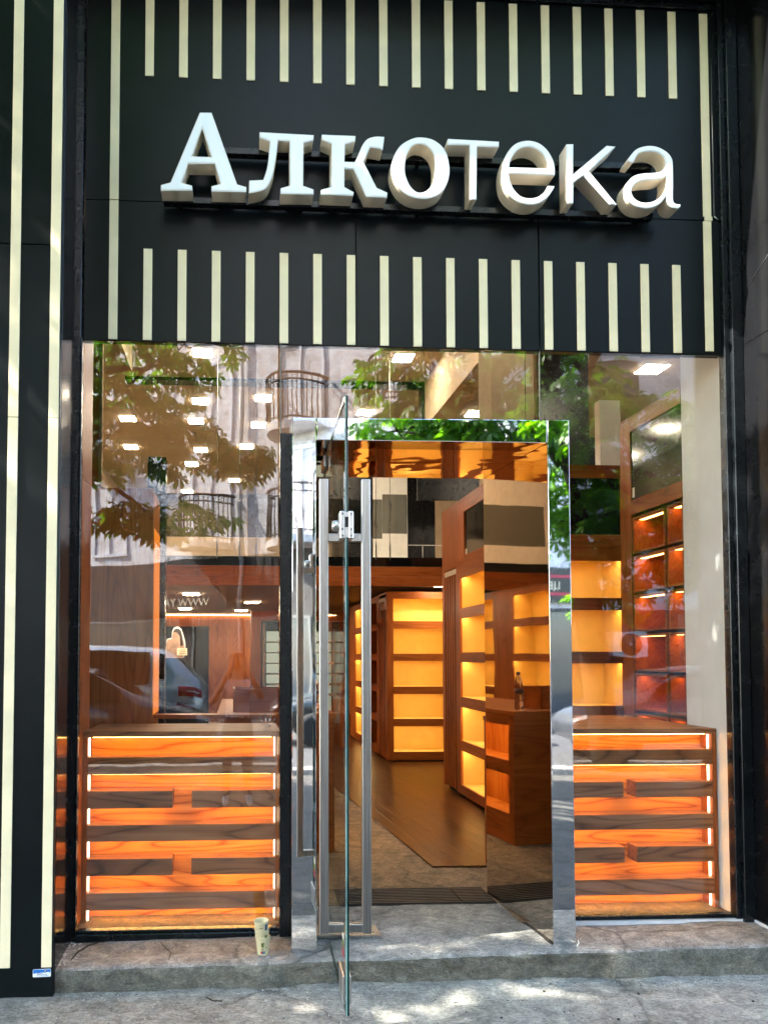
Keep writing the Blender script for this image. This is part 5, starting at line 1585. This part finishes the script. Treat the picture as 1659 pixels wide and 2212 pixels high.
# ------------------------------------------------------------------ parked cars (built facing +x about the origin, then placed)
def car(name, label, paint_m, stations, loc, rotz, glass_rows, wheel_x, wr_, tail=True):
    t_ = thing(name, label, 'car', loc)
    t_.rotation_euler = (0, 0, rotz)
    WLOC[t_.name] = Vector()
    def section(s):
        x, zb, zm, zbelt, zr_, w, wt = s
        pts = [(0.0, zb), (w * 0.82, zb), (w * 0.97, zb + 0.10), (w, zm), (w * 0.985, (zm + zbelt) / 2), (w * 0.955, zbelt - 0.03), (w * 0.93, zbelt)]
        pts += [(w * 0.93 + (wt - w * 0.93) * 0.5, zbelt + (zr_ - zbelt) * 0.55), (wt, zr_ - (zr_ - zbelt) * 0.13), (wt * 0.86, zr_ - (zr_ - zbelt) * 0.03), (0.0, zr_)]
        return [Vector((x, y, z)) for y, z in pts]
    secs = [section(s) for s in stations]
    bm_ = bmesh.new()
    n = len(secs[0])
    rings = []
    for sc_ in secs:
        left = [bm_.verts.new(p) for p in sc_]
        right = [left[0]] + [bm_.verts.new((p.x, -p.y, p.z)) for p in sc_[1:-1]] + [left[-1]]
        rings.append((left, right))
    for (l0, r0), (l1, r1) in zip(rings, rings[1:]):
        for k in range(n - 1):
            bm_.faces.new((l0[k], l1[k], l1[k + 1], l0[k + 1]))
            bm_.faces.new((r0[k], r0[k + 1], r1[k + 1], r1[k]))
    for l_, r_ in (rings[0], rings[-1]):
        try:
            bm_.faces.new(l_ + r_[1:-1][::-1])
        except ValueError:
            pass
    b = B(); b.bm.free(); b.bm = bm_
    body = b.build('body', paint_m, t_, True)
    md = body.modifiers.new('sub', 'SUBSURF'); md.levels = 2; md.render_levels = 2
    # windows: patches of the same surface, a little proud
    def patch(nm, m_, i0, i1, k0, k1, fx0, fx1, fk0, fk1, off=0.012, parent=t_, sides=(1, -1)):
        for sd in sides:
            g = B()
            N = 6
            grid = []
            for a in range(N + 1):
                fi = i0 + fx0 + (i1 - i0 + fx1 - fx0) * a / N
                ia = min(int(fi), len(secs) - 2); fa = fi - ia
                row = []
                for c in range(5):
                    fk = k0 + fk0 + (k1 - k0 + fk1 - fk0) * c / 4
                    ka = min(int(fk), n - 2); fc = fk - ka
                    p = (secs[ia][ka].lerp(secs[ia + 1][ka], fa)).lerp(secs[ia][ka + 1].lerp(secs[ia + 1][ka + 1], fa), fc)
                    p = Vector((p.x, p.y + off, p.z + off * 0.4))
                    row.append(g.bm.verts.new((p.x, p.y * sd, p.z)))
                grid.append(row)
            for a in range(N):
                for c in range(4):
                    g.bm.faces.new((grid[a][c], grid[a + 1][c], grid[a + 1][c + 1], grid[a][c + 1]))
            g.build(nm, m_, parent, True)
    for gr_ in glass_rows:
        patch(*gr_)
    for sx in wheel_x:
        for sy in (1, -1):
            w0 = stations[len(stations) // 2][5]
            yc = sy * (w0 - 0.11)
            wh = B().lathe([(wr_ * 0.62, -0.11), (wr_ * 0.93, -0.11), (wr_, -0.08), (wr_, 0.08), (wr_ * 0.93, 0.11), (wr_ * 0.62, 0.11)], (sx, yc, wr_), 28, 0, 'y').build('wheel', 'tyre', t_)
            rm = B().lathe([(0.0001, -0.07), (wr_ * 0.63, -0.09), (wr_ * 0.63, 0.09), (0.0001, 0.07)], (sx, yc, wr_), 28, 0, 'y').build('rim', 'chrome', wh)
    return t_
#            x     zb   zm    belt  roof  w     wt
suv_st = [(-2.33, 0.48, 0.72, 0.86, 0.98, 0.62, 0.50), (-2.28, 0.36, 0.72, 0.98, 1.12, 0.80, 0.64), (-2.15, 0.30, 0.74, 1.04, 1.24, 0.88, 0.66), (-1.80, 0.28, 0.74, 1.06, 1.62, 0.93, 0.62), (-1.55, 0.28, 0.74, 1.06, 1.71, 0.94, 0.62),
          (-0.6, 0.26, 0.74, 1.04, 1.76, 0.94, 0.64), (0.25, 0.26, 0.74, 1.02, 1.73, 0.94, 0.63), (0.75, 0.26, 0.74, 1.01, 1.48, 0.94, 0.66), (1.25, 0.26, 0.74, 0.99, 1.10, 0.93, 0.72), (1.9, 0.28, 0.72, 0.94, 1.02, 0.91, 0.66), (2.25, 0.32, 0.68, 0.84, 0.90, 0.84, 0.56), (2.4, 0.42, 0.62, 0.70, 0.74, 0.66, 0.44)]
gl_suv = [('side_window', 'car_glass', 3, 4, 6, 8, 0.55, -0.1, 0.30, -0.12), ('side_window', 'car_glass', 4, 6, 6, 8, 0.15, -0.15, 0.12, -0.12), ('side_window', 'car_glass', 5, 7, 6, 8, 0.95, 0.1, 0.12, -0.12),
          ('rear_window', 'car_glass', 2, 3, 9, 10, 0.12, -0.12, 0.0, 0.0, 0.006), ('windscreen', 'car_glass', 6, 8, 9, 10, 0.2, -0.2, 0.0, 0.0, 0.006),
          ('tail_light', 'tail_red', 1, 3, 4, 5, 0.15, -0.25, 0.1, 0.95, 0.010), ('tail_light_strip', 'tail_clear', 1, 2, 4, 5, 0.45, 0.35, 0.55, -0.28, 0.016)]
suv = car('parked_car', 'silver estate car with red tail lights parked across the road, mirrored in the left window', 'paint_silver', suv_st, (-2.85, -9.7, -0.018), R(180), gl_suv, (-1.45, 1.50), 0.36)
hatch_st = [(-2.05, 0.45, 0.62, 0.80, 0.86, 0.58, 0.46), (-2.0, 0.32, 0.64, 0.88, 1.0, 0.74, 0.58), (-1.75, 0.26, 0.66, 0.92, 1.25, 0.82, 0.56), (-1.35, 0.25, 0.66, 0.93, 1.40, 0.85, 0.55), (-0.4, 0.24, 0.66, 0.92, 1.46, 0.86, 0.57), (0.25, 0.24, 0.66, 0.90, 1.38, 0.86, 0.58),
            (0.70, 0.24, 0.66, 0.88, 1.12, 0.85, 0.62), (1.05, 0.24, 0.65, 0.85, 0.92, 0.85, 0.64), (1.6, 0.26, 0.62, 0.78, 0.84, 0.82, 0.58), (1.95, 0.30, 0.56, 0.66, 0.70, 0.72, 0.46), (2.05, 0.38, 0.50, 0.56, 0.58, 0.54, 0.34)]
gl_h = [('side_window', 'car_glass', 2, 4, 6, 8, 0.6, -0.15, 0.15, -0.12), ('side_window', 'car_glass', 4, 6, 6, 8, 0.0, 0.0, 0.15, -0.12), ('windscreen', 'car_glass', 5, 7, 9, 10, 0.1, -0.15, 0.0, 0.0, 0.006), ('rear_window', 'car_glass', 1, 3, 9, 10, 0.3, -0.1, 0.0, 0.0, 0.006),
        ('head_light', 'tail_clear', 8, 9, 4, 5, 0.5, 0.2, 0.2, 0.9, 0.010)]
car('parked_car', 'dark green hatchback parked at the near kerb, its bonnet mirrored in the left window', 'paint_dark', hatch_st, (-2.35, -7.95, -0.018), R(0), gl_h, (-1.25, 1.28), 0.30)
car('parked_car', 'dark grey hatchback parked right of the shop, mirrored low in the right window', 'paint_grey', hatch_st, (6.9, -8.0, -0.018), R(180), gl_h, (-1.25, 1.28), 0.30)
car('parked_car', 'dark hatchback parked on the far side of the road to the right', 'paint_dark', hatch_st, (2.6, -10.6, -0.018), R(180), gl_h, (-1.25, 1.28), 0.30)

# ------------------------------------------------------------------ the photographer
def skinned(verts, edges, radii, root=0, lv=2):
    me = bpy.data.meshes.new('body')
    me.from_pydata(verts, edges, [])
    ob = bpy.data.objects.new('body', me); COL.objects.link(ob)
    ob.modifiers.new('skin', 'SKIN')
    ss = ob.modifiers.new('sub', 'SUBSURF'); ss.levels = lv; ss.render_levels = lv
    if not me.skin_vertices:
        me.attributes.new('skin', 'FLOAT', 'POINT') if False else None
    bpy.context.view_layer.update()
    for sv, r_ in zip(me.skin_vertices[0].data, radii):
        sv.radius = r_ if isinstance(r_, tuple) else (r_, r_)
        sv.use_root = False
    me.skin_vertices[0].data[root].use_root = True
    dg = bpy.context.evaluated_depsgraph_get(); dg.update()
    out = bpy.data.meshes.new_from_object(ob.evaluated_get(dg))
    bpy.data.objects.remove(ob)
    return out
PYc = -4.28
pr = thing('person', 'person in a pale shirt and dark trousers photographing the shop with a raised phone', 'person', (0.0, PYc, 0.0))
V = [(0, PYc, 0.80), (0, PYc, 0.95), (0, PYc + 0.01, 1.12), (0, PYc, 1.25), (0, PYc + 0.01, 1.31),            # 0-4 pelvis..neck
     (0, PYc + 0.03, 1.40), (0, PYc + 0.03, 1.47),                                                             # 5-6 head
     (-0.15, PYc, 1.22), (-0.27, PYc + 0.13, 1.04), (-0.11, PYc + 0.33, 1.34), (-0.06, PYc + 0.375, 1.43),      # 7-10 left of picture arm
     (0.15, PYc, 1.22), (0.25, PYc + 0.14, 1.10), (0.13, PYc + 0.33, 1.36), (0.06, PYc + 0.375, 1.44),          # 11-14
     (-0.10, PYc, 0.76), (-0.11, PYc + 0.02, 0.43), (-0.12, PYc - 0.01, 0.06), (-0.13, PYc + 0.13, 0.025),      # 15-18
     (0.10, PYc, 0.76), (0.11, PYc + 0.02, 0.43), (0.12, PYc - 0.01, 0.06), (0.14, PYc + 0.13, 0.025)]
E_ = [(0, 1), (1, 2), (2, 3), (3, 4), (4, 5), (5, 6), (3, 7), (7, 8), (8, 9), (9, 10), (3, 11), (11, 12), (12, 13), (13, 14), (0, 15), (15, 16), (16, 17), (17, 18), (0, 19), (19, 20), (20, 21), (21, 22)]
RAD = [(0.15, 0.11), (0.13, 0.10), (0.15, 0.105), (0.12, 0.09), (0.05, 0.05), (0.078, 0.09), (0.072, 0.085), 0.062, 0.042, 0.030, 0.026, 0.062, 0.042, 0.030, 0.026, 0.088, 0.058, 0.04, 0.034, 0.088, 0.058, 0.04, 0.034]
me = skinned(V, E_, RAD)
for m_ in ('skin', 'shirt', 'trousers', 'shoe'):
    me.materials.append(mat(m_))
for p in me.polygons:
    c = p.center
    if c.z < 0.085: p.material_index = 3
    elif c.z < 0.90: p.material_index = 2
    elif c.z < 1.285 and abs(c.x) < 0.215 and c.y < PYc + 0.10 and not (c.z < 1.10 and abs(c.x) > 0.20): p.material_index = 1
    else: p.material_index = 0
for v_ in me.vertices:
    v_.co -= Vector((0.0, PYc, 0.0))
me.shade_smooth()
bo = bpy.data.objects.new('body', me); COL.objects.link(bo); bo.parent = pr
WLOC[pr.name] = Vector((0.0, PYc, 0.0)); WLOC[bo.name] = WLOC[pr.name]
hr = B().lathe([(0.0005, 1.575), (0.05, 1.568), (0.088, 1.53), (0.102, 1.47), (0.104, 1.40), (0.100, 1.31), (0.09, 1.23), (0.06, 1.22), (0.0005, 1.22)], (0, PYc - 0.005, 0), 20)
for v_ in hr.bm.verts:
    if v_.co.y > PYc + 0.045:
        v_.co.y = PYc + 0.045 + (v_.co.y - PYc - 0.045) * 0.15
hr.build('hair', 'hair', pr, True)
for sx in (-1, 1):
    g = B()
    g.lathe([(0.0003, 0), (0.011, 0.003), (0.011, 0.006), (0.0003, 0.008)], (sx * 0.032, PYc + 0.115, 1.435), 8, 0, 'y').build('eye', 'hair', pr)
g = B().prism([(-0.012, 1.395), (0.012, 1.395), (0.0, 1.435)], PYc + 0.112, PYc + 0.132).build('nose', 'skin', pr)
B().box(-0.022, 0.022, PYc + 0.108, PYc + 0.117, 1.372, 1.380, 0.002).build('mouth', 'sign_red', pr)
for sd in (-1, 1):
    palm = Vector((sd * 0.058, PYc + 0.385, 1.455))
    g = B().box(palm.x - 0.012, palm.x + 0.012, palm.y - 0.028, palm.y + 0.022, palm.z - 0.035, palm.z + 0.045, 0.008, 0, 2)
    for k in range(4):
        z_ = palm.z + 0.05 - 0.020 * k
        g.tube([(palm.x, palm.y + 0.012, z_), (palm.x - sd * 0.004, palm.y + 0.046, z_ + 0.004), (palm.x - sd * 0.028, palm.y + 0.052 - 0.001 * k, z_ + 0.004), (palm.x - sd * (0.048 - 0.004 * k), palm.y + 0.044, z_ + 0.002)][:3 + (k < 3)], 0.0085, 7)
    g.tube([(palm.x, palm.y - 0.015, palm.z - 0.02), (palm.x - sd * 0.022, palm.y - 0.02, palm.z + 0.012), (palm.x - sd * 0.034, palm.y - 0.002, palm.z + 0.03)], [0.011, 0.010, 0.008], 7)
    g.build('hand', 'skin', pr)
ph = thing('phone', 'dark phone held up in both hands by the person', 'phone', (0.0, -3.875, 1.46))
B().box(-0.038, 0.038, -3.887, -3.878, 1.40, 1.555, 0.004, 0, 2).build('case', 'phone_black', ph)
B().box(0.004, 0.034, -3.8779, -3.8760, 1.508, 1.550, 0.001).build('camera_bump', 'grey_metal', ph)
